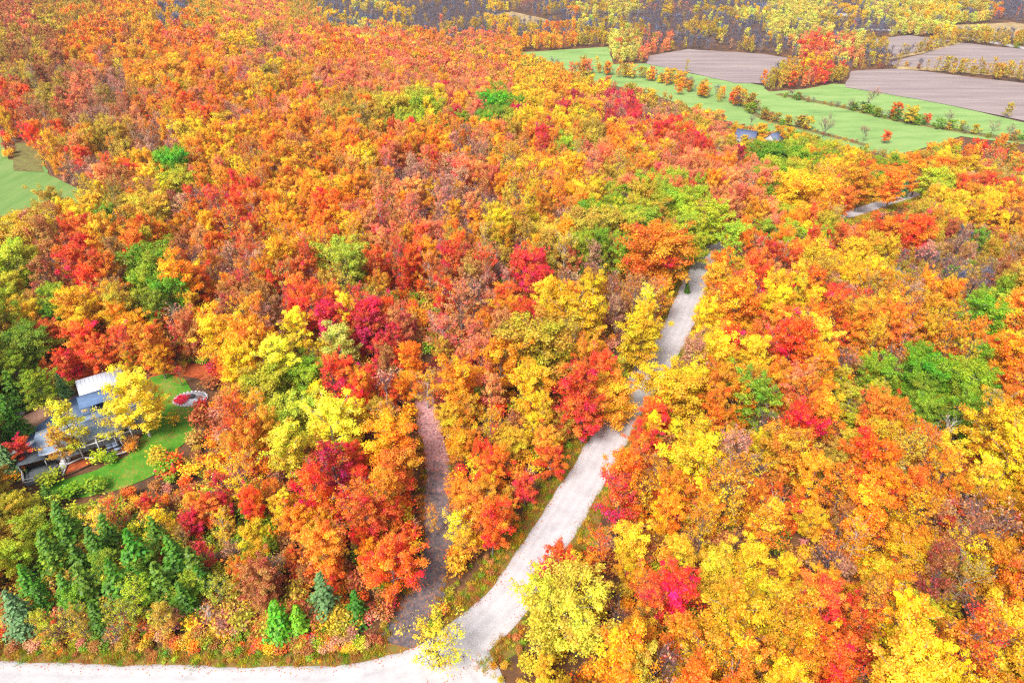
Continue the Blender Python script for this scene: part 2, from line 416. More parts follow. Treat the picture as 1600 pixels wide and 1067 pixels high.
add('sapling', [make_broadleaf(85, h=11, w=8, base=.3, limbs=22, shape='round', tufts=4, leaves=30, lsize=.13, twigs=2, bark='dark_bark', ragged=.3)], h=11, w=8)
add('spruce', [make_conifer(90 + i, h=17, w=7, open_=(.12, .2, .28)[i], droop=(.35, .5, .25)[i]) for i in range(3)], 'needle', h=17, w=7)
add('cedar', [make_conifer(96 + i, h=9, w=4.2, droop=-0.35, power=0.6) for i in range(1)], 'needle', h=9, w=4.2)
add('shrub', [make_shrub(100 + i, leaves=(420, 300, 500, 160)[i]) for i in range(4)], h=1.8, w=2.6)
add('grass', [make_grass(110 + i) for i in range(3)], h=.55, w=.9)
add('fardense', [make_broadleaf(120 + i, h=13.5, w=7.6, base=0.18, limbs=20, shape=('round', 'broad', 'tall', 'round')[i], tufts=4, leaves=24, lsize=0.36, ragged=.35) for i in range(4)], h=13.5, w=7.6)
add('farthin', [make_broadleaf(130 + i, h=13.5, w=7, base=0.18, limbs=18, shape=('tall', 'round')[i], tufts=3, leaves=15, lsize=0.32, twigs=2, bark='twig', ragged=.4) for i in range(2)], h=13.5, w=7)
add('farbare', [make_bare(140 + i, h=12.5, w=7, leaves=70) for i in range(2)], h=12.5, w=7)

# ---------------------------------------------------------------- colours of the wood, read from the photograph
LET = {'O': (252, 170, 28), 'A': (252, 188, 34), 'Y': (250, 210, 34), 'L': (210, 210, 44), 'G': (150, 182, 28), 'R': (250, 110, 34),
       'C': (228, 44, 42), 'S': (250, 156, 92), 'M': (220, 156, 122), 'B': (208, 136, 68), 'V': (218, 184, 52), 'P': (236, 224, 100), 'Z': (255, 236, 56),
       'K': (128, 130, 154), 'D': (88, 136, 22), 'U': (116, 154, 88), 'E': (130, 182, 28)}
CNAME = {'O': 'bright orange', 'A': 'golden orange', 'Y': 'bright yellow', 'L': 'yellow green', 'G': 'leafy green', 'R': 'fiery red',
         'C': 'deep crimson', 'S': 'salmon pink', 'M': 'bare mauve grey', 'B': 'rusty brown', 'V': 'olive yellow', 'P': 'pale yellow',
         'K': 'bare grey', 'D': 'dark green', 'U': 'blue green', 'E': 'vivid green', 'Z': 'lemon yellow'}
GRID = '''BS VB VO OB AV KVO VAO SVY SVY VSA KYV KYP KVY KVM KVK KVY KMV KVO KVP KPV KMV KVM KVP KPY PYK PVK KVY KMP PYV PY PKV KO
VB BV OA OB OVA OS OSV YSM MSV SYV OSA SOY SOY OSM SMY SAV AVO AVO VOS PVS SKV KV KMV KVP KPV SRY PSK VK VK V V V
BV VBM SB MB AO AOV OS SOM YSV AVM SOA SOA SAV SVA SAM SOV YVA AYV YVA SVM V MV MV MVO VK RSC VR V V V V V
RB BV SM MBV MOS OAV OS OM OS OSY VAO VA LYV YPL SOC GLV YLO YOC YSC CSM MYV VMA AVO VMA GLV V V V V V V V
O ORB VOS VYO MB MO YO OS OA OSA OA OAS OSR OSA OSM SAV OAC OVL VOS OSA SYR RSY SVY VYM LGY LGV GVA VB BMV OAM OR OSV
V OMV MS RSO YOM YGO OAS OAM OA OA OAY OSA MSO MRS MSO OSM YAO AO SO VAS SYO SVR SCO SO GL YO YO OAG OLV YLO SRO VRO
VY V YV VG VB MBS MR ROS OA OA OA OS SOM SOM MOS MVA YVA OS YVA LG LYV LVA SOM SOM AYO ORY OVS OYM VM YAM YOR YRO
V BR RSB BO OL OSB OSM ROS O OS ORA OAS SRO SRO OAV VMY VA VAY GLV LVA VAO LVY LGO OLM OLS LYR SRO RO BMK BMV BVK OB
LYB BMV BR BOM G GO OAM OMR ORM ROM VLG RO RO RO RSB BMV RBM VMB BMO OA OA AB OYR RM RSM YVA YLV YV BMV BVM BYO OBV
YLV GB VYO OVL GO RSO OAY OBM BRO RCM RBV VBR RO ROM SM SRO RYO YA BVA MAB AB YOM OYM OMS YOA YOA ROM OAV OBM OMC OGV GLV
GV RO RO RY YBO ORB MBO AO Y YM YRC CBR CRB BOV SR SRC VY VLY OSR OA OAV OVY OAY OR RSO YO OA OY OA OAM OAV AOB
GV RGO R BO RO RO B AOR YLV YLG YR ROM OAG OA BO SCO VYL VLR ROM RO YVM YM VOY VMA OA OMS OA YO GO G GO OA
GVO GO R R R B BR OA VLG LGY YL RBM OR OA OR OA YLB BRO RO YA YA YA OMV VGB OAM OVL LVO OLG G G GVO OA
GV GO R R R B MBR ORY YL Y YR OVB O OA OA OR YOB ROB AR A RO ORS OAV YOM OR OAS YO YOR AOY YVB OBV YA
V V R R R R OR ORC O OYR CRB RO OA O YO RO YOR OR O OA OAR ORC RMO OA OA OAV VOA OAV VB OB OA YA
V G GV RBM RYB RYO ROB CRO OA OR ORB RO RO O OA OR OR O OA ORB OA ORC OA OV OA ORY OYB OA OMA OA OAM OA
L LG G VY RYB YBR CRY RYO O OR OR OR RBO O AO OR O OA OAV AOY OAR YV OB OA YOA OSM OMA AO OSR MO MOB OBM
RB BG G G G GV CRV BRO B BRY OR OR RO O AYV BOV O RO OAR RAY OA YO YL YA YO OMB OBM YA YO YVA OAM OA
G G G G G G VBG BM BGV VG OR RC B B VY V O RO OB OV R OR Y YO YR RO RB YOB LVB YVB VO OV
BMV BVM BAM BVM VMB VB V VB LV LG VG GV V V YV V O YL YV OA OA OA OA YO OAR OR RB YLO LYV VY VY OA
V VB VB B VB B VB VB V V V V V V V V YV YV OA OA YV YV OA OV YO OR RB YO YOV YO OYV YO
V VB VB B VB B VB VB V V V V V V V V YV YV OA OA YV YV OA OV YO OR RB YO YOV YO OYV YO'''
GRID = [r.split() for r in GRID.split('\n')]
def patch_letter(px, py, x, y, size):
    # stands of one colour: the same draw for every tree of a patch of ground
    wx = x + 9 * math.sin(y * .05); wy = y + 9 * math.sin(x * .045 + 1)
    rr = random.Random(int(math.floor(wx / size)) * 7919 + int(math.floor(wy / size)) * 104729 + 5)
    i = int(min(21, max(0, py // 50))); j = int(min(31, max(0, px // 50))); st = GRID[i][j]
    return st[0] if rr.random() < .45 else rr.choice(st)
def cell_letter(px, py):
    # a little jitter so that the colour zones do not end on straight lines
    i = int(min(21, max(0, (py + R.gauss(0, 11)) // 50))); j = int(min(31, max(0, (px + R.gauss(0, 13)) // 50)))
    s = GRID[i][j]
    return s[0] if R.random() < 0.5 else R.choice(s)
def tint(l):
    import colorsys
    c = LET[l]; hh, ss, vv = colorsys.rgb_to_hsv(*[v / 255 for v in c])
    hh = (hh + R.gauss(0, 0.006 if l in 'YZV' else 0.014)) % 1; vv = min(1, vv * R.uniform(0.88, 1.05)); ss = min(1, ss * R.uniform(0.93, 1.04))
    return (*lin([v * 255 for v in colorsys.hsv_to_rgb(hh, ss, vv)]), 1.0)

# ---------------------------------------------------------------- photo polygons: fields, clearings, places kept open
MEADOW = [(805, 83), (950, 74), (960, 101), (1015, 100), (1080, 116), (1190, 134), (1200, 144), (1262, 139), (1300, 132), (1335, 132), (1460, 160), (1600, 192), (1720, 214),
          (1720, 245), (1600, 226), (1500, 214), (1468, 226), (1400, 243), (1330, 236), (1200, 207), (1150, 196), (1062, 163), (1000, 141), (930, 131), (890, 112)]
F_BROWN = [[(1015, 88), (1075, 78), (1190, 85), (1256, 95), (1228, 110), (1190, 131), (1150, 131), (1080, 115), (1010, 101)],
           [(1330, 112), (1400, 108), (1600, 131), (1720, 143), (1720, 210), (1600, 190), (1450, 159), (1320, 137)],
           [(1388, 99), (1440, 86), (1502, 68), (1600, 78), (1720, 90), (1720, 134), (1600, 118), (1400, 106)],
           [(1352, 63), (1420, 56), (1486, 64), (1440, 80), (1396, 88), (1385, 84)]]
F_TAN = [[(770, 23), (800, 19), (880, 37), (840, 42), (790, 33)], [(1432, 46), (1490, 40), (1585, 36), (1640, 44), (1600, 62), (1500, 54)]]
L_MEADOW = [(-260, 212), (0, 205), (14, 250), (68, 252), (78, 275), (130, 299), (136, 324), (85, 328), (0, 345), (-260, 362)]
L_SCRUB = [(24, 224), (60, 226), (68, 270), (20, 268)]
YARD = [(185, 570), (250, 578), (345, 575), (335, 640), (305, 690), (255, 756), (150, 796), (60, 790), (10, 750), (-10, 690), (15, 650), (60, 622), (118, 590)]
CLEAR = [YARD,
         [(570, 1033), (640, 1002), (700, 976), (745, 945), (800, 890), (850, 812), (888, 748), (925, 693), (950, 652), (985, 636), (968, 690), (948, 750), (920, 800),
          (905, 838), (880, 868), (835, 930), (800, 985), (775, 1067), (790, 1260), (-200, 1260), (-200, 1034), (0, 1034), (530, 1038)],
         [(1010, 562), (1037, 510), (1075, 430), (1083, 408), (1108, 412), (1104, 437), (1074, 512), (1046, 566), (1020, 578)],
         [(1300, 340), (1345, 318), (1416, 293), (1440, 296), (1440, 320), (1345, 368), (1306, 366)],
         [(620, 985), (655, 880), (664, 800), (650, 735), (652, 640), (650, 575), (690, 570), (700, 620), (680, 640), (695, 690), (706, 730), (706, 870), (686, 930), (655, 980)]]
CLEAR += [[(1140, 203), (1222, 203), (1222, 236), (1140, 240)]]
CLEAR += [[(x, y - 2) for (x, y) in L_MEADOW], [(x, y - 3) for (x, y) in MEADOW]]
SCRUB_WOOD = [(1385, 388), (1440, 350), (1590, 352), (1610, 395), (1555, 418), (1580, 452), (1480, 472), (1418, 440)]
LOW = [[(-60, 985), (300, 992), (470, 985), (560, 985), (600, 1000), (560, 1040), (-60, 1040)], [(655, 985), (690, 930), (706, 880), (770, 900), (820, 850), (860, 790), (800, 892), (745, 945), (690, 985)],
       [(600, 470), (690, 470), (700, 560), (650, 570), (610, 520)]]
FIELDS = [MEADOW] + F_BROWN + F_TAN + [L_MEADOW, L_SCRUB]

ROAD_PX = [(-420, 1040), (-200, 1058), (0, 1071), (200, 1077), (400, 1080), (540, 1076), (640, 1052), (722, 1004), (790, 943), (833, 882), (868, 826), (915, 750), (947, 695), (980, 635),
           (1031, 558), (1060, 508), (1092, 432), (1112, 398), (1150, 378), (1205, 362), (1265, 350), (1330, 334), (1390, 315), (1428, 304), (1475, 290), (1530, 270)]
DRIVE_PX = [(628, 1010), (650, 958), (672, 905), (682, 860), (685, 810), (684, 765), (685, 735), (680, 700), (670, 665), (664, 630), (655, 600)]
def spline(P, step):
    P = [Vector((p.x, p.y)) for p in P]; out = []
    for i in range(len(P) - 1):
        p0, p1, p2, p3 = P[max(0, i - 1)], P[i], P[i + 1], P[min(len(P) - 1, i + 2)]
        n = max(2, int((p2 - p1).length / step))
        for k in range(n):
            t = k / n
            out.append(0.5 * ((2 * p1) + (p2 - p0) * t + (2 * p0 - 5 * p1 + 4 * p2 - p3) * t * t + (3 * p1 - p0 - 3 * p2 + p3) * t ** 3))
    out.append(P[-1]); return out
road = spline([at(*p) for p in ROAD_PX], 2.0)
drive = spline([at(*p) for p in DRIVE_PX], 1.5)
spur = spline([at(690, 1030), at(720, 1080), at(745, 1150), at(760, 1260)], 2.0)
RD = np.array([(p.x, p.y) for p in road + spur]); DD = np.array([(p.x, p.y) for p in drive])
def dist_to(arr, x, y): return math.sqrt(((arr[:, 0] - x) ** 2 + (arr[:, 1] - y) ** 2).min())

# ---------------------------------------------------------------- ground
def lines(lo, hi, dense_lo, dense_hi, step):
    a = list(np.arange(dense_lo, dense_hi + .1, step)); s = step
    v = dense_lo
    while v > lo: s *= 1.35; v -= s; a.insert(0, max(v, lo))
    v = dense_hi; s = step
    while v < hi: s *= 1.35; v += s; a.append(min(v, hi))
    return np.array(a)
gx = lines(-4000, 4000, -420, 620, 6.0); gy = lines(-800, 6000, -20, 760, 6.0)
V = [(x, y, terrain(x, y)) for y in gy for x in gx]
nx = len(gx)
F = np.array([(j * nx + i, j * nx + i + 1, (j + 1) * nx + i + 1, (j + 1) * nx + i) for j in range(len(gy) - 1) for i in range(nx - 1)])
g = new_obj('ground', mesh_from('ground', V, F, [M['litter']])); tag(g, kind='structure', label='leaf covered woodland floor sloping down to the plain')
g.data.polygons.foreach_set('use_smooth', [True] * len(g.data.polygons))

def strip(name, path, half, mat, off, wob=0.0, label=None, crown=0.0):
    V = []; F = []; n = len(path); cols = 13; ac = []
    for i, p in enumerate(path):
        d = (path[min(i + 1, n - 1)] - path[max(i - 1, 0)]).normalized(); nrm = Vector((-d.y, d.x))
        hw = half(i / (n - 1)) if callable(half) else half
        wl = wob * (math.sin(i * .9) * .5 + math.sin(i * 2.3 + 1) * .3 + R.uniform(-.4, .4)); wr = wob * (math.sin(i * 1.1 + 2) * .5 + math.sin(i * 2.7) * .3 + R.uniform(-.4, .4))
        for c in range(cols):
            t = c / (cols - 1) * 2 - 1
            q = p + nrm * (t * hw + (wl if c == cols - 1 else -wr if c == 0 else 0))
            edge = 1 - t * t; ac.append(t)
            V.append((q.x, q.y, terrain(q.x, q.y) + off * (0.35 if abs(t) == 1 else 1) + crown * edge))
    for i in range(n - 1):
        for c in range(cols - 1):
            a = i * cols + c; F.append((a, a + 1, a + cols + 1, a + cols))
    me = mesh_from(name, V, F, [mat]); me.polygons.foreach_set('use_smooth', [True] * len(F))
    a_ = me.attributes.new('across', 'FLOAT', 'POINT'); a_.data.foreach_set('value', np.array(ac, dtype=np.float32))
    o = new_obj(name, me); tag(o, kind='structure', label=label); return o

def sheet(name, pts, mat, off, label=None, cell=None):
    """Draped sheet of a polygon (list of ground points)."""
    import bmesh
    bm = bmesh.new(); vs = [bm.verts.new((p[0], p[1], 0)) for p in pts]
    f = bm.faces.new(vs)
    bmesh.ops.triangulate(bm, faces=[f])
    if cell:
        for _ in range(7):
            es = [e for e in bm.edges if e.calc_length() > cell]
            if not es: break
            bmesh.ops.subdivide_edges(bm, edges=es, cuts=1, use_grid_fill=False)
            bmesh.ops.triangulate(bm, faces=[f for f in bm.faces if len(f.verts) > 3])
    for v in bm.verts: v.co.z = terrain(v.co.x, v.co.y) + off
    bm.normal_update()
    for f in bm.faces:
        if f.normal.z < 0: f.normal_flip()
    me = bpy.data.meshes.new(name); bm.to_mesh(me); bm.free(); me.materials.append(mat)
    o = new_obj(name, me); tag(o, kind='structure', label=label); return o

def rough_px(P, amp=1.0, k=6):
    """Wobble a photo outline a little so that field edges are not ruled lines."""
    out = []
    for i in range(len(P)):
        a, b = Vector(P[i]), Vector(P[(i + 1) % len(P)])
        for j in range(k):
            q = a.lerp(b, j / k); out.append((q.x + R.uniform(-amp, amp), q.y + R.uniform(-amp, amp) * .35))
    return out
gp = lambda P: [at(*p) for p in P]
strip('verge', road, 6.2, M['verge'], 0.10, wob=1.2, label='brown and green grass verge along the white gravel road')
strip('gravel_road', road, lambda t: 3.7 - .7 * smooth(.45, .7, t), M['gravel'], 0.17, wob=0.35, label='white gravel road bending through the autumn wood', crown=0.06)
strip('gravel_road', spur, lambda t: 6.5 - 2.5 * t, M['gravel'], 0.21, wob=0.4, label='white gravel road fork running out below the junction')
def drive_mat():
    m = noise_mat('leaf_strewn_gravel', [(0.3, (78, 70, 74)), (0.46, (104, 94, 98)), (0.56, (124, 112, 114)), (0.66, (172, 118, 88)), (0.8, (104, 86, 80))], 1.4, detail=10, bump=0.4, bscale=9)
    nt = m.node_tree; b = nt.nodes['Principled BSDF']; base = b.inputs['Base Color'].links[0].from_socket
    tc = [n for n in nt.nodes if n.type == 'TEX_COORD'][0]
    sx = nt.nodes.new('ShaderNodeSeparateXYZ'); nt.links.new(tc.outputs['Object'], sx.inputs[0])
    nz = nt.nodes.new('ShaderNodeTexNoise'); nz.inputs['Scale'].default_value = .5; nz.inputs['Detail'].default_value = 8; nt.links.new(tc.outputs['Object'], nz.inputs['Vector'])
    ma = nt.nodes.new('ShaderNodeMath'); ma.operation = 'MULTIPLY_ADD'; ma.inputs[1].default_value = 22; nt.links.new(nz.outputs[0], ma.inputs[0]); nt.links.new(sx.outputs[1], ma.inputs[2])
    mr = nt.nodes.new('ShaderNodeMapRange'); y0 = at(685, 745).y + 11; mr.inputs[1].default_value = y0 - 3; mr.inputs[2].default_value = y0 + 5; nt.links.new(ma.outputs[0], mr.inputs[0])
    rp = nt.nodes.new('ShaderNodeValToRGB'); n2 = nt.nodes.new('ShaderNodeTexNoise'); n2.inputs['Scale'].default_value = 1.8; n2.inputs['Detail'].default_value = 9; nt.links.new(tc.outputs['Object'], n2.inputs['Vector'])
    st = [(.32, (150, 104, 106)), (.46, (200, 148, 150)), (.58, (224, 178, 174)), (.7, (206, 106, 80))]
    while len(rp.color_ramp.elements) < 4: rp.color_ramp.elements.new(.5)
    for e_, (p_, c_) in zip(rp.color_ramp.elements, st): e_.position = p_; e_.color = (*[v * GAIN for v in lin(c_)], 1)
    nt.links.new(n2.outputs[0], rp.inputs[0])
    mx = nt.nodes.new('ShaderNodeMix'); mx.data_type = 'RGBA'; nt.links.new(mr.outputs[0], mx.inputs[0]); nt.links.new(base, mx.inputs[6]); nt.links.new(rp.outputs[0], mx.inputs[7])
    nt.links.new(mx.outputs[2], b.inputs['Base Color']); return m
strip('driveway', drive, lambda t: 2.3 + 1.6 * (1 - t) ** 6, drive_mat(), 0.14, wob=0.4, label='grey gravel driveway climbing from the white road, strewn with pink leaves')
sheet('leaf_drift', gp([(655, 570), (690, 566), (704, 600), (698, 632), (672, 640), (655, 612)]), M['leafdrift'], 0.12, 'red fallen leaves beside the upper driveway', 4)
sheet('meadow', gp(rough_px(MEADOW, 1.5)), M['meadow'], 0.25, 'pale green hay meadows on the plain', 40)
for P in F_BROWN: sheet('field', gp(rough_px(P, 1.2)), M['plough'], 0.5, 'bare mauve brown ploughed field on the plain', 60)
for P in F_TAN: sheet('field', gp(rough_px(P, 1.0)), M['tan'], 0.4, 'dry tan clearing in the far wood', 60)
sheet('meadow', gp(rough_px(L_MEADOW, 2)), M['meadow_near'], 0.2, 'green hay meadow cut into the hillside wood', 8)
sheet('field', gp(rough_px(L_SCRUB, 1.5)), M['scrub'], 0.32, 'patch of brown scrub in the hay meadow', 6)
sheet('lawn', gp(rough_px([(236, 590), (262, 584), (288, 592), (300, 612), (306, 645), (300, 680), (268, 712), (243, 742), (190, 765), (130, 778), (70, 776), (55, 768), (95, 752), (150, 735), (200, 712), (238, 660), (240, 625)], 1.2, 3)), M['lawn'], 0.14, 'bright green lawn curving round the house', 3)
sheet('leaf_drift', gp(rough_px([(178, 566), (260, 568), (340, 566), (390, 562), (395, 585), (340, 598), (296, 590), (262, 584), (236, 592), (196, 586)], 1.5, 3)), M['rustlitter'], 0.10, 'rust red fallen leaves between lawn and wood', 3)
sheet('leaf_drift', gp(rough_px([(80, 575), (180, 560), (190, 574), (124, 596), (60, 612)], 1.5, 3)), M['rustlitter'], 0.11, 'rust red fallen leaves behind the white roof', 3)
sheet('path', gp(rough_px([(10, 664), (80, 631), (118, 619), (74, 655), (20, 694)], .8, 3)), noise_mat('tan_gravel', [(.3, (176, 128, 108)), (.6, (204, 156, 132)), (.8, (150, 104, 84))], .9, detail=8), 0.13, 'tan gravel strip beside the asphalt yard behind the house', 3)
sheet('asphalt_yard', gp(rough_px([(20, 694), (74, 655), (118, 619), (160, 610), (196, 640), (150, 657), (70, 712), (36, 716)], .5, 3)), noise_mat('blue_asphalt', [(.3, (84, 104, 136)), (.55, (104, 126, 160)), (.75, (122, 142, 172))], .7, detail=9), 0.17, 'blue grey asphalt yard between garage and house', 3)
sheet('planting_bed', gp(rough_px([(60, 712), (120, 690), (200, 672), (236, 660), (240, 690), (205, 715), (150, 738), (95, 754), (50, 770), (20, 745), (30, 722)], 1, 3)), M['litter'], 0.08, 'bark mulch ground along the house front', 3)
for (P, wdt, m, lb) in [([(1330, 46), (1430, 50), (1520, 62), (1600, 76), (1720, 98)], 5.0, M['gravel'], 'pale far road crossing the plain'),
                        ([(1385, 92), (1440, 82), (1500, 66)], 4.0, M['tan'], 'grassy track between two far fields'),
                        ([(1400, 106), (1500, 112), (1600, 121), (1720, 137)], 6.0, M['tan'], 'tan grass margin between the ploughed fields'),
                        ([(1165, 168), (1200, 190), (1255, 202), (1352, 228)], 3.0, M['scrub'], 'brown field boundary bank'),
                        ([(1215, 148), (1330, 171), (1400, 188), (1500, 206), (1600, 222)], 4.0, M['scrub'], 'brown field boundary under the hedgerow')]:
    strip('path' if 'road' not in lb else 'far_road', spline([at(*p) for p in P], 12), wdt, m, 0.62, wob=.8, label=lb)

# ---------------------------------------------------------------- planting list
# trees read from the photograph: crown centre, crown width in photo pixels, colour, form
FEAT = '''880 958 132 V oak|1060 866 62 Y dense|1116 888 74 Y dense|1172 878 72 Y dense|1150 940 72 Y dense|1190 925 60 Y dense|1056 920 74 R dense|1020 925 50 R thin|985 846 66 Y dense|980 888 38 Y dense
878 872 50 R dense|903 898 56 O dense|850 893 44 C thin|958 620 78 A oak|1052 608 96 Y oak|1026 648 52 R dense|1020 664 38 Y aspen|1012 692 52 R dense|1042 722 42 C dense
1446 588 76 G oak|1500 602 80 G oak|1438 615 48 G dense|1535 600 46 G dense|1556 648 34 G dense|1330 622 42 L aspen|1375 620 44 L aspen|1315 588 28 L aspen|1330 692 46 V dense|1366 684 62 Y dense|1470 702 58 Y dense|1428 690 62 O dense|1250 666 74 R dense
1422 858 80 A oak|1485 822 36 R dense|1245 796 36 R dense|1270 816 52 Y dense|1420 948 48 L dense|1456 966 48 L dense|1270 940 84 R dense|1292 914 52 O dense|1540 502 72 G dense|1585 488 52 L dense
462 512 50 Z aspen|440 560 70 Z aspen|532 538 58 P aspen|515 570 32 Z aspen|418 602 80 L oak|472 588 70 G oak|458 652 74 L oak|512 660 80 Z aspen|450 698 72 Z aspen|548 654 50 Y aspen|542 580 44 R dense|574 588 34 R dense
595 642 46 V dense|612 690 82 O dense|622 732 72 O dense|520 722 72 C thin|564 745 36 R dense|494 842 46 Y dense|440 790 40 A aspen|462 818 52 O dense|612 888 78 R dense|626 872 44 R dense|584 890 46 O dense|575 962 22 C shrub|610 944 24 C shrub
820 418 60 C dense|842 442 56 C dense|884 486 66 Y aspen|922 492 62 Y aspen|848 540 112 V oak|832 592 48 L dense|872 562 50 L dense|904 610 88 R dense|912 648 64 R dense|960 576 36 L aspen|998 528 70 A dense|640 560 50 O dense|665 600 46 A thin
1020 396 104 O oak|996 350 62 L oak|966 352 66 L oak|1032 340 46 V dense|1115 346 58 L dense|1076 346 46 L dense|850 366 56 V oak|920 362 74 V oak|1050 376 50 L dense|1092 386 44 L dense|1190 366 42 G dense
1240 300 70 A oak|1290 306 52 A dense|1350 290 52 O dense|1396 288 46 O dense|1320 312 36 R dense|1455 284 50 L dense|1436 272 44 A dense|1512 266 56 Y dense|1472 264 40 R dense|1196 248 60 G oak|1232 252 58 G oak|1256 264 50 G oak
1386 372 60 R dense|1432 362 52 R dense|1536 306 24 R dense|1582 320 50 O dense|1596 336 30 R dense|230 420 82 G oak|46 372 76 V oak|540 406 76 L oak|280 290 60 L oak|232 332 70 V oak|230 284 46 Y dense|146 328 50 Y dense|16 450 48 L dense|28 484 40 Y dense
76 522 40 R dense|132 528 52 R dense|106 570 38 R dense|148 552 46 R dense|42 540 72 G oak|24 578 50 G dense|60 606 50 G dense|236 536 58 O dense|210 512 46 A dense|346 520 68 A dense|248 560 42 O dense|290 212 46 Y dense|650 156 48 L oak|768 166 50 G oak
872 262 22 C dense|825 245 22 C dense|985 205 26 C dense|1183 268 24 C dense|1475 470 30 C thin|1316 410 30 R thin|1160 425 40 Y dense|1180 555 60 Y dense|1100 545 50 V dense|1140 530 46 R dense|1230 340 40 L dense|1282 372 36 G dense
210 618 78 Z aspen|174 652 54 Z thin|240 622 40 Z thin|106 660 64 Z thin|88 688 46 A thin|30 702 36 C dense|12 838 46 L dense|32 790 44 L dense|8 800 40 L dense|16 876 44 B shrub|45 880 30 B shrub|272 655 22 Y shrub
345 760 40 C thin|350 790 30 C dense|178 800 36 R thin|232 792 30 R dense|300 815 36 C dense|320 860 34 C thin|345 815 34 Y thin|352 845 22 Y thin|375 890 28 R dense|392 895 24 A dense|155 812 44 Y thin|252 812 46 Y thin|245 720 24 L shrub|265 730 26 G shrub
720 820 50 A thin|725 845 44 Y thin|740 790 60 O dense|718 770 40 A dense|676 808 22 A thin|700 650 44 A dense|690 515 50 S thin|720 480 60 S thin|740 530 60 S thin|792 486 52 O dense|640 505 26 C dense|770 610 50 S thin|730 690 50 O dense|640 600 40 A dense
300 820 30 R shrub|570 860 30 O dense|770 720 50 R dense|760 760 46 O dense|820 760 46 R dense|790 800 44 O dense|860 720 44 R dense|850 690 46 A dense|800 690 46 Y dense|890 660 40 V dense'''
CONIF = '''500 922 66 U spruce|553 940 48 D spruce|430 962 46 E cedar|462 966 36 E cedar|208 855 74 D spruce|272 868 76 D spruce|92 810 60 D spruce|150 850 64 D spruce|180 905 78 D spruce|118 870 54 D spruce|318 900 50 D spruce|232 915 60 G spruce|40 905 56 D spruce|20 945 64 U spruce|60 935 50 D spruce
5 710 44 U spruce|95 595 28 U spruce|8 640 50 D spruce|14 600 44 D spruce|1415 283 24 U spruce|1303 238 20 U spruce|1332 247 15 U spruce|346 480 26 G spruce|1300 720 34 D spruce|1075 447 10 D cedar|70 768 30 D spruce|130 905 70 D spruce|250 905 70 D spruce|300 880 64 D spruce|165 830 60 D spruce|100 920 60 D spruce|210 935 60 L thin|290 930 56 D spruce|340 925 40 L thin|70 855 60 D spruce|240 830 56 D spruce|70 975 44 L thin|150 955 50 D spruce|20 870 56 L dense|50 830 54 L dense|190 960 50 L thin|225 880 50 G dense|170 880 46 G dense|300 910 46 G dense|125 935 46 G dense|120 970 40 V thin|255 960 46 V thin'''
SNAG = '''1476 668 46 snag|1206 786 46 snag|1420 872 54 snag|24 412 34 snag|1320 558 50 bare|1392 562 50 bare|1300 862 56 bare|1556 828 70 bare|1524 790 60 bare|966 962 52 bare|788 668 22 snag|540 500 40 bare|270 500 44 bare|100 420 46 bare|1230 690 40 bare|1345 640 36 bare|682 1000 96 sapling|320 960 30 snag|180 985 40 bare|345 975 30 bare|90 985 40 bare|430 880 50 bare|370 860 40 bare
890 440 50 bare|930 430 46 bare|1000 460 40 bare|1020 450 40 bare|770 400 40 bare|720 360 36 bare|1480 420 50 bare|1520 440 46 bare|1450 400 44 bare|1440 440 40 bare|1500 380 44 bare|1215 255 10 bare|1290 190 26 bare|1363 150 22 bare|1352 205 18 bare|1555 195 20 bare|1486 180 16 bare|1582 200 16 bare|1174 185 14 bare|1330 160 14 bare'''

plants = []      # dict(x,y,z,kind,l,h,w,px,py,wpx,feat)
def base_from_crown(px, py, wpx, ratio, hmin, hmax):
    h = 12.0
    for _ in range(4):
        p = at(px, py, 0.64 * h); zc = project(p.x, p.y, p.z)[2]
        w = wpx * zc / FPX; h = min(hmax, max(hmin, w * ratio))
    return p, h, w
RATIO = dict(oak=(1.05, 8, 19), dense=(1.5, 7, 18), thin=(1.7, 8, 18), aspen=(1.7, 8, 19), shrub=(0.8, 1.5, 6), spruce=(1.7, 6, 23), cedar=(2.1, 3, 12), bare=(1.5, 5, 16), snag=(1.7, 6, 16), sapling=(1.2, 8, 12))
for src in (FEAT, CONIF):
    for row in src.replace('\n', '|').split('|'):
        a = row.split(); px, py, wp = map(float, a[:3])
        p, h, w = base_from_crown(px, py, wp, *RATIO[a[4]])
        plants.append(dict(x=p.x, y=p.y, kind=a[4], l=a[3], h=h, w=w, px=px, py=py, wpx=wp, feat=True))
for row in SNAG.replace('\n', '|').split('|'):
    a = row.split(); px, py, wp = map(float, a[:3]); k = a[3]
    p, h, w = base_from_crown(px, py, wp, *RATIO[k])
    plants.append(dict(x=p.x, y=p.y, kind=k, l='Z' if k == 'sapling' else 'M', h=h, w=w, px=px, py=py, wpx=wp, feat=True))
# red and golden trees standing in the field hedgerows
for row in '1403 170 20 R|1450 184 13 R|1386 212 16 R|1568 216 15 A|1426 176 22 V|1128 183 10 C|1147 150 16 R|1100 140 16 O|1062 137 14 O|1240 118 14 Y|1225 124 12 S|1190 203 22 Y|1150 203 16 Y|1218 206 20 Y|1234 210 24 Y|1188 222 15 Y|1164 217 13 Y'.split('|'):
    a = row.split(); px, py, wp = map(float, a[:3]); p, h, w = base_from_crown(px, py, wp, 1.3, 3, 16)
    plants.append(dict(x=p.x, y=p.y, kind='dense', l=a[3], h=h, w=w, px=px, py=py, wpx=wp, feat=True))
NF = len(plants)
FX = np.array([(p['x'], p['y'], p['w']) for p in plants])

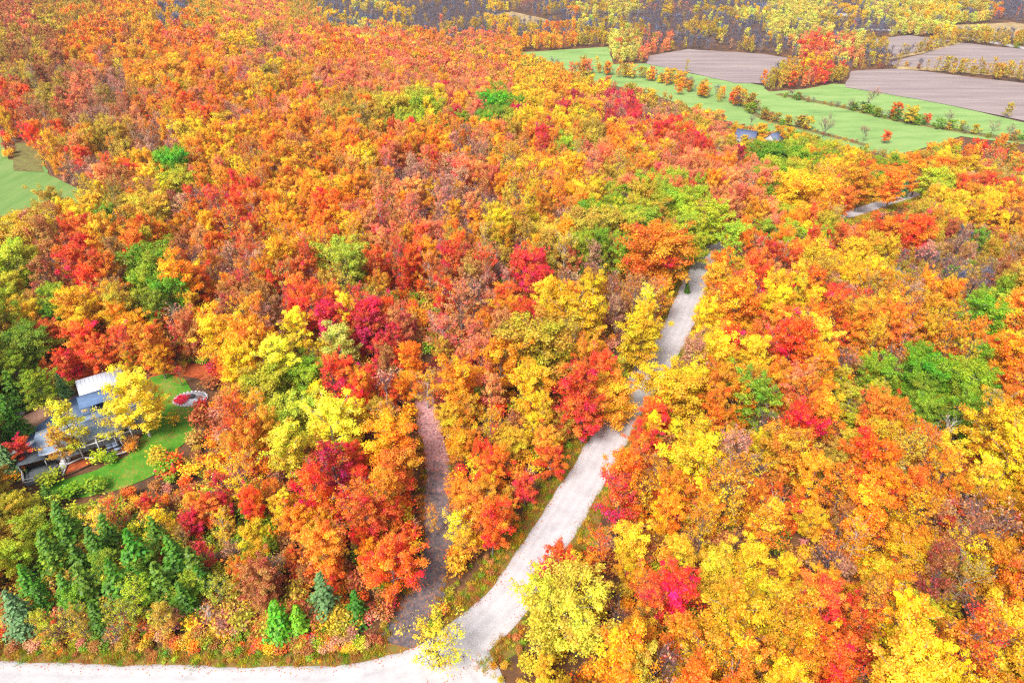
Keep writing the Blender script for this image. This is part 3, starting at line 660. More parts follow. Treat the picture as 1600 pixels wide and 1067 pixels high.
HOUSE_PTS = [at(150, 660), at(70, 720), at(200, 690), at(160, 610), at(1185, 222), at(1200, 222)]
def fill(x0, x1, y0, y1, s, test, far, small=False):
    y = y0; row = 0
    while y < y1:
        x = x0 + (s / 2 if row % 2 else 0)
        while x < x1:
            qx = x + R.uniform(-.42, .42) * s; qy = y + R.uniform(-.42, .42) * s
            x += s
            if not test(qx, qy): continue
            z = terrain(qx, qy)
            bx, by, bz = project(qx, qy, z)
            if bx < -330 or bx > 1930 or by < -45 or by > 1330: continue
            cx, cy, zc = project(qx, qy, z + 9)
            if not far and dist_to(RD, qx, qy) < (5.6 if qy < 125 else 4.6): continue
            if not far and dist_to(DD, qx, qy) < 4.2: continue
            if any(inpoly(bx, by, P) for P in FIELDS): continue
            h = R.triangular(8, 18, 13) if not far else R.uniform(9, 14)
            l = cell_letter(cx, cy) if R.random() < (.25 if far else .5 if qy > 240 else .75) else patch_letter(cx, cy, qx, qy, 38 if far else 17)
            if far and cy < 60 and R.random() < .12: l = 'K'
            if inpoly(cx, cy, SCRUB_WOOD):
                if R.random() < .2: continue
                l = R.choice('MKVMKGVB'); h *= .72
            if l in 'MK': kind = 'bare' if R.random() < (.85 if far else .6) else 'thin'
            elif l in 'SBV': kind = 'thin' if R.random() < .6 else 'dense'
            elif l in 'YP': kind = R.choice(('dense', 'aspen', 'dense'))
            elif l in 'LG': kind = R.choice(('oak', 'dense', 'dense'))
            else: kind = 'thin' if R.random() < (.36 if by > 480 else .45) else 'dense'
            if not far and R.random() < .06: kind, l = 'bare', 'M'
            if small:
                h = R.uniform(5, 8.5)
                if kind == 'oak': kind = 'dense'
            if kind == 'bare': h *= .85
            if by > 300 and any(inpoly(bx, by, P) for P in LOW): continue
            if by > 60:
                bad = 0; rp = 3.4 * FPX / zc
                for (ox, oy) in ((0, 0), (rp, 0), (-rp, 0), (0, rp), (0, -rp * 1.2), (0, (by - cy) * .5)):
                    if any(inpoly(cx + ox, cy + oy, P) for P in CLEAR): bad += 1
                if bad >= 2 or (bad and R.random() < .45): continue
            nominal = VAR[kind]; w = nominal['w'] * h / nominal['h'] * R.uniform(.72, 1.2) * (.86 if (150 < qy and not far) else .95)
            d = np.sqrt((FX[:, 0] - qx) ** 2 + (FX[:, 1] - qy) ** 2)
            if (d < (0.30 if small else 0.40) * (FX[:, 2] + w)).any(): continue
            plants.append(dict(x=qx, y=qy, kind=kind, l=l, h=h, w=w, px=cx, py=cy, wpx=w * FPX / zc, feat=False, far=far))
        y += s * 0.87; row += 1
U = lambda x, y: .75 * x + .66 * y
fill(-260, 330, 8, 240, 4.9, lambda x, y: True, False)
fill(-200, 260, 20, 260, 5.0, lambda x, y: R.random() < .6, False, True)
fill(-620, 480, 240, 1150, 5.8, lambda x, y: U(x, y) < 440, False)
fill(-900, 1150, 240, 1500, 7.6, lambda x, y: U(x, y) >= 440, True)
# hedgerows of the plain
def hedge(P, step, spread, letters, hmin, hmax, shrubby):
    for q in spline([at(*p) for p in P], step):
        x, y = q.x + R.uniform(-spread, spread), q.y + R.uniform(-spread, spread)
        if R.random() < .15: continue
        l = R.choice(letters); h = R.uniform(hmin, hmax)
        kind = 'bare' if l in 'MK' else ('dense' if R.random() < .6 else 'thin')
        cx, cy, zc = project(x, y, terrain(x, y) + h * .6)
        plants.append(dict(x=x, y=y, kind=kind, l=l, h=h, w=h * (.95 if shrubby else .62), px=cx, py=cy, wpx=h * .6 * FPX / zc, feat=False, far=True))
hedge([(896, 116), (960, 119), (1040, 131), (1090, 147), (1170, 170)], 1.7, 4.5, 'VMOAMVKSO', 6, 13, False)
hedge([(1170, 172), (1200, 190), (1255, 202)], 1.8, 3.5, 'VBMGKV', 3, 9, True)
hedge([(1255, 202), (1352, 228)], 2.2, 1.5, 'BMVS', 1.2, 3.2, True)
hedge([(1225, 152), (1330, 172), (1400, 189)], 2.2, 3, 'GBVMK', 2.5, 6.5, True)
hedge([(1330, 172), (1400, 189), (1500, 207), (1600, 223), (1700, 240)], 2.2, 3, 'GGDMKV', 3, 8, True)
hedge([(1330, 108), (1400, 106), (1500, 112), (1600, 121), (1700, 134)], 4, 4, 'VBKV', 2, 5, True)
hedge([(1385, 92), (1440, 82), (1500, 66)], 9, 2, 'BVK', 2, 4, True)
hedge([(1430, 54), (1520, 64), (1600, 78), (1720, 100)], 8, 4, 'VGPBK', 3, 7, True)
hedge([(870, 106), (930, 106)], 6, 6, 'VKY', 7, 11, False)

# ---------------------------------------------------------------- which trees stand as things of their own
SPECIES = {'O': 'maple_tree', 'A': 'maple_tree', 'R': 'maple_tree', 'C': 'maple_tree', 'S': 'maple_tree', 'B': 'beech_tree', 'Y': 'aspen_tree', 'Z': 'aspen_tree', 'P': 'aspen_tree',
           'L': 'oak_tree', 'V': 'oak_tree', 'G': 'oak_tree', 'M': 'bare_tree', 'K': 'bare_tree'}
def species(p):
    k = p['kind']
    if k == 'spruce': return 'spruce_tree'
    if k == 'cedar': return 'cedar_tree'
    if k in ('bare', 'snag', 'sapling'): return 'bare_tree'
    if k == 'shrub': return 'garden_shrub'
    return SPECIES[p['l']]
LIMIT = {'maple_tree': 300, 'aspen_tree': 150, 'oak_tree': 150, 'beech_tree': 60, 'bare_tree': 90, 'spruce_tree': 60, 'cedar_tree': 10, 'garden_shrub': 20}
ok = [p for p in plants if p['feat'] or (-10 < p['px'] < 1610 and -5 < p['py'] < 1085 and not p.get('far'))]
ok.sort(key=lambda p: (not p['feat'], -p['wpx']))
cnt = {}
for p in ok:
    s = species(p)
    if cnt.get(s, 0) < LIMIT[s]: cnt[s] = cnt.get(s, 0) + 1; p['own'] = True
own = [p for p in plants if p.get('own')]
rest = [p for p in plants if not p.get('own')]
print('plants', len(plants), 'own', len(own), cnt)

# ---- labels: look first, then what it stands beside
NOUN = {'maple_tree': 'maple', 'aspen_tree': 'aspen', 'oak_tree': 'oak', 'beech_tree': 'beech', 'bare_tree': 'bare tree', 'spruce_tree': 'spruce', 'cedar_tree': 'cedar', 'garden_shrub': 'shrub'}
house_c = at(140, 668)
def look(p):
    s = species(p)
    if p['kind'] == 'snag': return 'white barked leafless tree'
    if s == 'bare_tree': return 'sapling with few yellow leaves' if p['kind'] == 'sapling' else 'leafless grey tree'
    return CNAME[p['l']].replace('bare mauve grey', 'mauve') + ' ' + NOUN[s]
OX = np.array([(p['x'], p['y']) for p in own])
road_np = np.array([(p.x, p.y) for p in road])
def side_of_road(x, y):
    i = int(((road_np[:, 0] - x) ** 2 + (road_np[:, 1] - y) ** 2).argmin()); i = min(i, len(road_np) - 2)
    d = road_np[i + 1] - road_np[i]; v = np.array((x, y)) - road_np[i]
    return d[0] * v[1] - d[1] * v[0] > 0
def where(p):
    dr, dd, dh = dist_to(RD, p['x'], p['y']), dist_to(DD, p['x'], p['y']), math.hypot(p['x'] - house_c.x, p['y'] - house_c.y)
    if U(p['x'], p['y']) > 430: return 'by the plain fields'
    if dh < 17: return 'beside the house'
    if dd < 8: return 'edging the driveway'
    if dr < 10: return 'edging the white road'
    if dh < 34: return 'round the house lawn'
    side = 'house side' if side_of_road(p['x'], p['y']) else 'far side'
    return ('deep wood, ' if dr > 45 else 'roadside wood, ') + side
def size_word(p):
    q = p['w'] / VAR[p['kind']]['w']
    return 'big ' if q > 1.15 else 'small ' if q < .78 else ''
used = {}
for i, p in enumerate(own):
    d = (OX[:, 0] - p['x']) ** 2 + (OX[:, 1] - p['y']) ** 2; d[i] = 1e9
    me_ = look(p); nb = []
    for j in np.argsort(d)[:26]:
        a = look(own[j])
        if a != me_ and a not in nb: nb.append(a)
    nb = nb[:6] + ['other trees'] * 2
    thin = 'thin ' if p['kind'] == 'thin' else ''
    best = None
    for (u_, v_) in ((0, 1), (0, 2), (1, 2), (0, 3), (1, 3), (2, 3), (0, 4), (1, 4), (0, 5)):
        if max(u_, v_) >= len(nb): continue
        for form in ('', 'slender ' if p['h'] / p['w'] > 1.75 else 'spreading ' if p['h'] / p['w'] < 1.35 else ''):
            lab = f'{size_word(p)}{form}{thin}{me_} by {nb[u_]} and {nb[v_]}, {where(p)}'
            if len(lab.split()) > 16: lab = f'{size_word(p)}{me_} by {nb[u_]} and {nb[v_]}, {where(p)}'
            if len(lab.split()) > 16: lab = f'{me_} by {nb[u_]}, {where(p)}'
            if best is None: best = lab
            if lab not in used: best = lab; break
        if best not in used: break
    used[best] = 1; p['label'] = best
GROUP = {'maple_tree': 'maples of the autumn wood', 'aspen_tree': 'yellow aspens of the wood', 'oak_tree': 'oaks of the wood', 'beech_tree': 'rusty beeches of the wood',
         'bare_tree': 'leafless trees of the wood', 'spruce_tree': 'spruces by the house and road', 'cedar_tree': 'cedars by the road', 'garden_shrub': 'shrubs by lawn and driveway'}
for p in own:
    s = species(p); vs = VAR[p['kind']]; v = R.choice(vs['v'])
    e = empty(s, (p['x'], p['y'], terrain(p['x'], p['y'])), R.uniform(0, 6.28))
    sw, sh = p['w'] / vs['w'], p['h'] / vs['h']
    e.scale = (sw, sw, sh)
    e.rotation_euler[0] = R.gauss(0, .03); e.rotation_euler[1] = R.gauss(0, .03)
    tag(e, p['label'], 'shrub' if s == 'garden_shrub' else 'tree', GROUP[s])
    new_obj('trunk' if s != 'garden_shrub' else 'stems', v['trunk'], e)
    c = new_obj('crown' if s != 'garden_shrub' else 'foliage', v['crown'], e)
    c.color = tint(p['l'])

# ---------------------------------------------------------------- the rest of the wood and the undergrowth as stuff
def scatter(name, items, keys, label):
    col = bpy.data.collections.new(name + '_kinds'); index = {}
    n = 0
    for k in keys:
        index[k] = []
        for v in VAR[k]['v']:
            o = bpy.data.objects.new(f'{n:03d}_{v["name"]}', v['whole']); col.objects.link(o); index[k].append(n); n += 1
    me = bpy.data.meshes.new(name); me.vertices.add(len(items))
    co = []; vi = []; rz = []; sl = []; cc = []
    for p in items:
        k = p['kind']; co.append((p['x'], p['y'], terrain(p['x'], p['y']) - .05)); vi.append(R.choice(index[k]))
        sw = p['w'] / VAR[k]['w']; sh = p['h'] / VAR[k]['h']
        rz.append((R.gauss(0, .03), R.gauss(0, .03), R.uniform(0, 6.28))); sl.append((sw, sw, sh)); cc.append(tint(p['l']))
    me.vertices.foreach_set('co', np.array(co, dtype=np.float32).ravel())
    for nm, ty, key, arr in (('variant', 'INT', 'value', vi), ('rot', 'FLOAT_VECTOR', 'vector', rz), ('scl', 'FLOAT_VECTOR', 'vector', sl), ('color', 'FLOAT_COLOR', 'color', cc)):
        a = me.attributes.new(nm, ty, 'POINT'); a.data.foreach_set(key, np.array(arr, dtype=np.int32 if ty == 'INT' else np.float32).ravel())
    o = new_obj(name, me); tag(o, label, kind='stuff')
    ng = bpy.data.node_groups.new(name, 'GeometryNodeTree')
    ng.interface.new_socket('Geometry', in_out='INPUT', socket_type='NodeSocketGeometry'); ng.interface.new_socket('Geometry', in_out='OUTPUT', socket_type='NodeSocketGeometry')
    gi = ng.nodes.new('NodeGroupInput'); go = ng.nodes.new('NodeGroupOutput')
    ci = ng.nodes.new('GeometryNodeCollectionInfo'); ci.inputs['Collection'].default_value = col
    ci.inputs['Separate Children'].default_value = True; ci.inputs['Reset Children'].default_value = True
    ip = ng.nodes.new('GeometryNodeInstanceOnPoints'); ip.inputs['Pick Instance'].default_value = True
    def named(nm, ty):
        q = ng.nodes.new('GeometryNodeInputNamedAttribute'); q.data_type = ty; q.inputs['Name'].default_value = nm; return q.outputs['Attribute']
    ng.links.new(gi.outputs[0], ip.inputs['Points']); ng.links.new(ci.outputs[0], ip.inputs['Instance'])
    ng.links.new(named('variant', 'INT'), ip.inputs['Instance Index'])
    er = ng.nodes.new('FunctionNodeEulerToRotation'); ng.links.new(named('rot', 'FLOAT_VECTOR'), er.inputs[0]); ng.links.new(er.outputs[0], ip.inputs['Rotation'])
    ng.links.new(named('scl', 'FLOAT_VECTOR'), ip.inputs['Scale']); ng.links.new(ip.outputs[0], go.inputs[0])
    md = o.modifiers.new('planting', 'NODES'); md.node_group = ng
    return o

hill, far = [], []
for p in rest:
    zc = project(p['x'], p['y'], terrain(p['x'], p['y']))[2]
    if p.get('far') or zc > 420:
        p['kind'] = {'dense': 'fardense', 'oak': 'fardense', 'aspen': 'fardense', 'thin': 'farthin', 'bare': 'farbare', 'snag': 'farbare'}.get(p['kind'], p['kind'])
    (far if p.get('far') else hill).append(p)
scatter('hillside_wood', hill, ['dense', 'thin', 'oak', 'aspen', 'bare', 'fardense', 'farthin', 'farbare'], 'dense autumn wood running on over the hillside')
scatter('plain_woodland', far, ['fardense', 'farthin', 'farbare', 'dense', 'thin', 'bare'], 'far woods and hedges spread over the plain')
under = []
def undergrow(x0, x1, y0, y1, s, zmax):
    y = y0
    while y < y1:
        x = x0
        while x < x1:
            qx = x + R.uniform(-.5, .5) * s; qy = y + R.uniform(-.5, .5) * s; x += s
            z = terrain(qx, qy); bx, by, zc = project(qx, qy, z)
            if bx < -120 or bx > 1720 or by < -30 or by > 1200 or U(qx, qy) > 420: continue
            dr = dist_to(RD, qx, qy)
            if dr < 4.6 or dist_to(DD, qx, qy) < 3.1: continue
            if inpoly(bx, by, YARD) or any(inpoly(bx, by, P) for P in FIELDS) or inpoly(bx, by, CLEAR[4]): continue
            verge = dr < 8.5
            l = R.choice('VVBBGOLG') if verge else R.choice('GGVVBL') if (bx < 430 and by > 790) else (cell_letter(bx, by - 15) if R.random() < .45 else R.choice('BBBBVMORG'))
            if l in 'KP': l = 'B'
            sz = R.uniform(.25, .55) if verge else R.uniform(.5, 1.5)
            under.append(dict(x=qx, y=qy, kind='shrub', l=l, w=2.6 * sz, h=1.8 * sz * R.uniform(.8, 1.5)))
        y += s
undergrow(-200, 260, 20, 230, 2.3, 0)
undergrow(-420, 420, 230, 480, 4.6, 0)
# denser, lower growth on the road banks
for i, q in enumerate(road):
    for k in range(16):
        a = R.uniform(-6.6, 6.6)
        if abs(a) < 3.7: continue
        d = (road[min(i + 1, len(road) - 1)] - road[max(i - 1, 0)]).normalized(); x, y = q.x - d.y * a, q.y + d.x * a
        x += R.uniform(-1, 1); y += R.uniform(-1, 1)
        if dist_to(RD, x, y) < 3.95 or dist_to(DD, x, y) < 3: continue
        sz = R.uniform(.12, .34); under.append(dict(x=x, y=y, kind='shrub', l=R.choice('VVVBBLGO'), w=2.6 * sz, h=1.8 * sz))
for _ in range(900):
    px, py = R.uniform(-60, 720), R.uniform(955, 1040)
    if not (inpoly(px, py, LOW[0]) or inpoly(px, py, LOW[1]) or (py < 1000 and px < 560)): continue
    p = at(px, py)
    if dist_to(RD, p.x, p.y) < 5.4 or dist_to(DD, p.x, p.y) < 3.4: continue
    sz = R.uniform(.5, 1.25) * (1 if dist_to(RD, p.x, p.y) > 9 else .6); under.append(dict(x=p.x, y=p.y, kind='shrub', l=R.choice('VVLBBMMGAYR'), w=2.6 * sz, h=2.2 * sz))
scatter('undergrowth', under, ['shrub'], 'low brushwood and saplings under the trees')
grass = []
for i, q in enumerate(road):
    d = (road[min(i + 1, len(road) - 1)] - road[max(i - 1, 0)]).normalized()
    for k in range(34):
        a = R.choice((-1, 1)) * R.triangular(3.3, 7.4, 4.6); x, y = q.x - d.y * a + R.uniform(-1, 1), q.y + d.x * a + R.uniform(-1, 1)
        dr = dist_to(RD, x, y)
        if dr < 3.5 or (dr < 3.9 and R.random() < .6) or dist_to(DD, x, y) < 2.7: continue
        sz = R.uniform(.6, 1.7); grass.append(dict(x=x, y=y, kind='grass', l=R.choice('VVGGLBBVBG'), w=.9 * sz, h=.55 * sz))
for i, q in enumerate(drive):
    d = (drive[min(i + 1, len(drive) - 1)] - drive[max(i - 1, 0)]).normalized()
    for k in range(16):
        a = R.choice((-1, 1)) * R.triangular(2.0, 4.4, 2.5); x, y = q.x - d.y * a, q.y + d.x * a
        if dist_to(RD, x, y) < 3.9 or dist_to(DD, x, y) < 2.1: continue
        sz = R.uniform(.5, 1.4); grass.append(dict(x=x, y=y, kind='grass', l=R.choice('VVGBBOBS'), w=.9 * sz, h=.5 * sz))
scatter('verge_grass', grass, ['grass'], 'rough grass along the road and driveway edges')
# fallen leaves on road edges, driveway and lawn
FP = []
def drop(path, n, lo, mode, hi, zoff):
    for i, q in enumerate(path):
        d = (path[min(i + 1, len(path) - 1)] - path[max(i - 1, 0)]).normalized()
        for k in range(n):
            a = R.choice((-1, 1)) * R.triangular(lo, hi, mode); b = R.uniform(-2, 2); x, y = q.x - d.y * a + d.x * b, q.y + d.x * a + d.y * b
            FP.append((x, y, terrain(x, y) + zoff))
drop(road, 26, 1.6, 3.5, 4.3, .22); drop(drive, 40, 0, 2.2, 3.0, .18)
LAWN_PX = [(236, 590), (288, 592), (300, 612), (306, 645), (300, 680), (243, 742), (190, 765), (130, 778), (200, 712), (238, 660)]
for _ in range(2600):
    px, py = R.uniform(120, 310), R.uniform(585, 780)
    if inpoly(px, py, LAWN_PX): q = at(px, py); FP.append((q.x, q.y, terrain(q.x, q.y) + .17))
FP = np.array(FP); n_ = len(FP)
LV, LF = leaf_quads(FP, NR.normal(scale=.25, size=(n_, 3)) + np.array((0, 0, 1.)), NR.uniform(.06, .15, n_), None)
fo = new_obj('fallen_leaves', mesh_from('fallen_leaves', LV, LF, [M['leaf']], leafvar=np.stack([NR.uniform(.55, 1.05, n_), NR.normal(.5, .03, n_), np.zeros(n_), np.ones(n_)], 1)))
fo.color = (*lin((236, 140, 52)), 1); tag(fo, 'fallen orange leaves on road edges, driveway and lawn', kind='stuff')
print('rest', len(rest), 'under', len(under))

# ---------------------------------------------------------------- the house and its yard
def boxes(name, lst, mat, parent, bevel=0.0):
    V = []; F = []
    for (x0, x1, y0, y1, z0, z1) in lst:
        n = len(V)
        V += [(x0, y0, z0), (x1, y0, z0), (x1, y1, z0), (x0, y1, z0), (x0, y0, z1), (x1, y0, z1), (x1, y1, z1), (x0, y1, z1)]
        F += [tuple(n + k for k in f) for f in ((3, 2, 1, 0), (4, 5, 6, 7), (0, 1, 5, 4), (1, 2, 6, 5), (2, 3, 7, 6), (3, 0, 4, 7))]
    return new_obj(name, mesh_from(name, V, F, [mat]), parent)
def slab(name, top, th, mat, parent):
    """Thick plate from its four top corners."""
    V = list(top) + [(p[0], p[1], p[2] - th) for p in top]; k = len(top)
    F = [tuple(range(k)), tuple(range(2 * k - 1, k - 1, -1))] + [(i, i + k, (i + 1) % k + k, (i + 1) % k) for i in range(k)]
    return new_obj(name, mesh_from(name, V, F, [mat]), parent)
def bar(name, a, b, w, mat, parent):
    t = Tubes(); t.tube([a, b], [w, w], 4); n = len(t.F)
    F = list(t.F) + [(3, 2, 1, 0), (4, 5, 6, 7)]
    return new_obj(name, mesh_from(name, t.V, F, [mat]), parent)
H = {}
H['siding'] = noise_mat('pale_siding', [(.3, (186, 192, 200)), (.7, (206, 210, 216))], 2, stretch=((.2, .2, 6), 0))
H['roof'] = noise_mat('pale_blue_shingle', [(.3, (128, 146, 170)), (.55, (150, 168, 192)), (.75, (172, 186, 204))], 1.6, detail=8, bump=.3)
H['white_roof'] = noise_mat('white_metal_roof', [(.3, (214, 220, 232)), (.7, (228, 232, 242))], .5, rough=.45)
H['white'] = plain_mat('white_paint', (222, 220, 222), .6, var=.06)
H['glass'] = plain_mat('window_glass', (58, 70, 84), .08, var=.2)
H['deck'] = noise_mat('grey_deck', [(.3, (92, 98, 104)), (.7, (128, 134, 138))], 2, stretch=((1, 8, 1), 0))
H['wood'] = noise_mat('weathered_wood', [(.3, (92, 66, 54)), (.7, (124, 92, 76))], 3)
H['dark'] = plain_mat('dark_wicker', (60, 58, 62), .8)
H['cushion'] = plain_mat('grey_cushion', (142, 156, 180), .9, var=.08)
H['stone'] = noise_mat('field_stone', [(.3, (112, 106, 108)), (.7, (168, 162, 162))], 3, detail=6, bump=.4)
H['redleaf'] = plain_mat('crimson_bedding', (206, 36, 84), .8, var=.3, scale=6)
TH = math.radians(34); HO = at(140, 672)
HZ = terrain(HO.x, HO.y) + .05
def W(a, b): return Vector((HO.x + a * math.cos(TH) - b * math.sin(TH), HO.y + a * math.sin(TH) + b * math.cos(TH), HZ))

def house_block(name, loc, rz, L, D, wall_h, rise, mats, label, cat, windows, over=.5, group=None):
    """Gabled block, long side along local x, front at local -y."""
    e = empty(name, loc, rz); tag(e, label, cat, group)
    wallm, roofm, trimm = mats
    V = [(-L/2, -D/2, -.6), (L/2, -D/2, -.6), (L/2, D/2, -.6), (-L/2, D/2, -.6), (-L/2, -D/2, wall_h), (L/2, -D/2, wall_h), (L/2, D/2, wall_h), (-L/2, D/2, wall_h), (-L/2, 0, wall_h + rise), (L/2, 0, wall_h + rise)]
    F = [(0, 1, 5, 4), (2, 3, 7, 6), (1, 2, 6, 9, 5), (3, 0, 4, 8, 7)]
    new_obj('wall', mesh_from('wall', V, F, [wallm]), e)
    s = rise / (D / 2); lx = L/2 + over; ly = D/2 + over; zr = wall_h + rise + .12; ze = zr - s * ly
    for sg in (-1, 1):
        r = slab('roof', [(-lx, sg * ly, ze), (lx, sg * ly, ze), (lx, sg * .004, zr), (-lx, sg * .004, zr)][::(1 if sg < 0 else -1)], .16, roofm, e)
        boxes('fascia', [(-lx, lx, sg * ly - (.05 if sg > 0 else .06), sg * ly + (.06 if sg > 0 else .05), ze - .26, ze - .015)], trimm, r)
    boxes('ridge_cap', [(-lx + .02, lx - .02, -.12, .12, zr - .03, zr + .05)], roofm, e)
    for (cx, z0, w, h) in windows:
        if h > 1.9: o = boxes('door', [(cx - w/2, cx + w/2, -D/2 - .06, -D/2 - .003, .05, h)], trimm, e); boxes('pane', [(cx - w * .3, cx + w * .3, -D/2 - .09, -D/2 - .062, h * .5, h * .88)], H['glass'], o); continue
        o = boxes('window', [(cx - w/2, cx + w/2, -D/2 - .07, -D/2 - .003, z0, z0 + .12), (cx - w/2, cx + w/2, -D/2 - .07, -D/2 - .003, z0 + h - .12, z0 + h),
                  (cx - w/2, cx - w/2 + .12, -D/2 - .068, -D/2 - .004, z0 + .12, z0 + h - .12), (cx + w/2 - .12, cx + w/2, -D/2 - .068, -D/2 - .004, z0 + .12, z0 + h - .12)], trimm, e)
        boxes('pane', [(cx - w/2 + .12, cx + w/2 - .12, -D/2 - .04, -D/2 - .004, z0 + .12, z0 + h - .12)], H['glass'], o)
    return e
house_block('house', W(1.0, -3.2), TH, 18, 7.2, 2.9, 1.3, (H['siding'], H['roof'], H['white']), 'long low house with pale blue grey roof under yellow trees', 'house',
            [(-7, .9, 1.6, 1.2), (-4, .9, 1.8, 1.3), (-1.2, 0, 1.1, 2.1), (1.6, .8, 2.2, 1.4), (4.6, .8, 2.0, 1.4), (7.2, .9, 1.4, 1.2)])
# garage: single sloping white roof
e = empty('garage', W(4.4, 11.3), TH); tag(e, 'garage with plain white metal roof behind the house', 'garage')
new_obj('wall', mesh_from('wall', [(-4, -2, -.6), (4, -2, -.6), (4, 2, -.6), (-4, 2, -.6), (-4, -2, 2.85), (4, -2, 2.85), (4, 2, 3.75), (-4, 2, 3.75)], [(0, 1, 5, 4), (1, 2, 6, 5), (2, 3, 7, 6), (3, 0, 4, 7)], [H['siding']]), e)
rf = slab('roof', [(-4.4, -2.3, 2.95), (4.4, -2.3, 2.95), (4.4, 2.3, 4.0), (-4.4, 2.3, 4.0)], .14, H['white_roof'], e)
for k in range(12):
    x = -4.3 + k * 8.6 / 11
    slab('seam', [(x - .03, -2.3, 3.0), (x + .03, -2.3, 3.0), (x + .03, 2.3, 4.05), (x - .03, 2.3, 4.05)], .046, H['white_roof'], rf)
for cx in (-2, 2):
    d = boxes('garage_door', [(cx - 1.5, cx + 1.5, -2.07, -2.004, .02, 2.3)], H['white'], e)
    for k in range(3): boxes('panel', [(cx - 1.4, cx + 1.4, -2.1, -2.072, .12 + k * .72, .76 + k * .72)], H['white'], d)
e = empty('lean_to', W(3.6, 7.2), TH); tag(e, 'blue grey lean-to roof against the white roofed garage', 'lean-to')
slab('roof', [(-4.2, -2.0, 2.15), (4.2, -2.0, 2.15), (4.2, 1.75, 2.75), (-4.2, 1.75, 2.75)], .12, noise_mat('blue_shingle', [(.3, (92, 116, 152)), (.6, (110, 136, 174)), (.8, (128, 150, 184))], 1.4, detail=8), e)
for x in (-4, -1.4, 1.4, 4): boxes('post', [(x - .08, x + .08, -1.9, -1.74, -.3, 2.02)], H['white'], e)
# pergola along the front
e = empty('pergola', W(1.0, -8.0), TH); tag(e, 'white timber pergola with open rafters along the house front', 'pergola')
for x in (-6, -3, 0, 3, 6): boxes('post', [(x - .09, x + .09, -1.09, -.91, -.3, 2.7)], H['white'], e)
for y in (-1.0, 1.0): boxes('beam', [(-6.6, 6.6, y - .11, y + .11, 2.704, 2.95)], H['white'], e)
for k in range(7): x = -6 + k * 2; boxes('rafter', [(x - .14, x + .14, -1.7, 1.15, 2.954, 3.14)], H['white'], e)
# raised seating deck with white edge
e = empty('seating_deck', W(4.2, -9.3), TH); tag(e, 'brown seating deck with white edge beside the lawn', 'deck')
slab('platform', [(-3, -2.2, .35), (2.2, -2.6, .35), (3.4, -.6, .35), (3.2, 1.1, .35), (-3, 1.1, .35)], .6, H['wood'], e)
for a, b in (((-3, -2.25, .5), (2.2, -2.65, .5)), ((2.25, -2.65, .5), (3.45, -.6, .5)), ((3.45, -.55, .5), (3.25, 1.1, .5))): bar('edge_board', a, b, .2, H['white'], e)
def seat(loc, rz, w, label):
    s = empty('outdoor_sofa' if w > 1.4 else 'outdoor_chair', loc, rz); tag(s, label, 'seat', 'grey seats on the deck')
    boxes('frame', [(-w/2, w/2, -.42, .42, .0, .28)], H['dark'], s)
    n = 2 if w > 1.4 else 1
    for k in range(n): ww = (w - .1) / n; boxes('seat_cushion', [(-w/2 + .05 + k * ww + .01, -w/2 + .05 + (k + 1) * ww - .01, -.44, .26, .284, .46)], H['cushion'], s)
    for k in range(n): ww = (w - .1) / n; boxes('back_cushion', [(-w/2 + .05 + k * ww + .01, -w/2 + .05 + (k + 1) * ww - .01, .264, .46, .284, .9)], H['cushion'], s)
    for sg in (-1, 1): boxes('armrest', [(sg * w/2 - .09, sg * w/2 + .09, -.43, .47, .0, .62)], H['dark'], s)
DZ = Vector((0, 0, .36))
seat(W(3.2, -8.9) + DZ, TH, 2.3, 'grey cushioned garden sofa on the seating deck')
seat(W(5.6, -8.8) + DZ, TH - 1.3, 1.1, 'grey cushioned armchair at the lawn end of the deck')
seat(W(2.0, -10.4) + DZ, TH + 1.9, 1.1, 'grey cushioned armchair at the planting bed end of the deck')
t = empty('garden_table', W(3.9, -10.3) + DZ, TH); tag(t, 'low blue grey table between the garden seats', 'table')
boxes('table_top', [(-.6, .6, -.4, .4, .36, .42)], H['cushion'], t)
for sx in (-.5, .5):
    for sy in (-.3, .3): boxes('leg', [(sx - .04, sx + .04, sy - .04, sy + .04, 0, .356)], H['dark'], t)
# lower deck with railings and stair
e = empty('lower_deck', W(-9.2, -8.6), TH); tag(e, 'grey lower deck with white railings at the house corner', 'deck')
slab('platform', [(-2.6, -2.6, .7), (1.2, -3.6, .7), (3.2, -1.6, .7), (2.6, 1.8, .7), (-2.4, 2.0, .7)], .9, H['deck'], e)
RP = [(-2.55, 1.95), (-2.55, -2.55), (1.2, -3.55), (3.15, -1.6)]
for (x, y) in RP + [(-.6, -3.05)]: boxes('railing_post', [(x - .09, x + .09, y - .09, y + .09, .702, 1.75)], H['white'], e)
for i in range(3):
    for z in (1.05, 1.7): bar('rail', (*RP[i], z), (*RP[i + 1], z), .11, H['white'], e)
slab('canopy', [(-2.9, .2, 3.1), (1.6, .0, 2.7), (1.8, 3.4, 2.9), (-2.6, 3.6, 3.3)], .12, plain_mat('grey_felt_roof', (98, 106, 112), .9, var=.2), e)
for q in ((-2.7, .4), (1.4, .2), (1.6, 3.2), (-2.4, 3.4)): boxes('canopy_post', [(q[0] - .08, q[0] + .08, q[1] - .08, q[1] + .08, .702, 2.6)], H['white'], e)
e = empty('garden_stair', W(-5.2, -8.6), TH + math.radians(60)); tag(e, 'white stepped garden stair between deck and pergola', 'stair')
for k in range(6): boxes('step', [(-2 + k * .55, -1.6 + k * .55, -.7, .7, -.1, .15 + k * .17)], H['white'], e)
e = empty('retaining_edge', W(-2.6, -10.6), TH); tag(e, 'white edged terrace bed below the pergola', 'retaining wall')
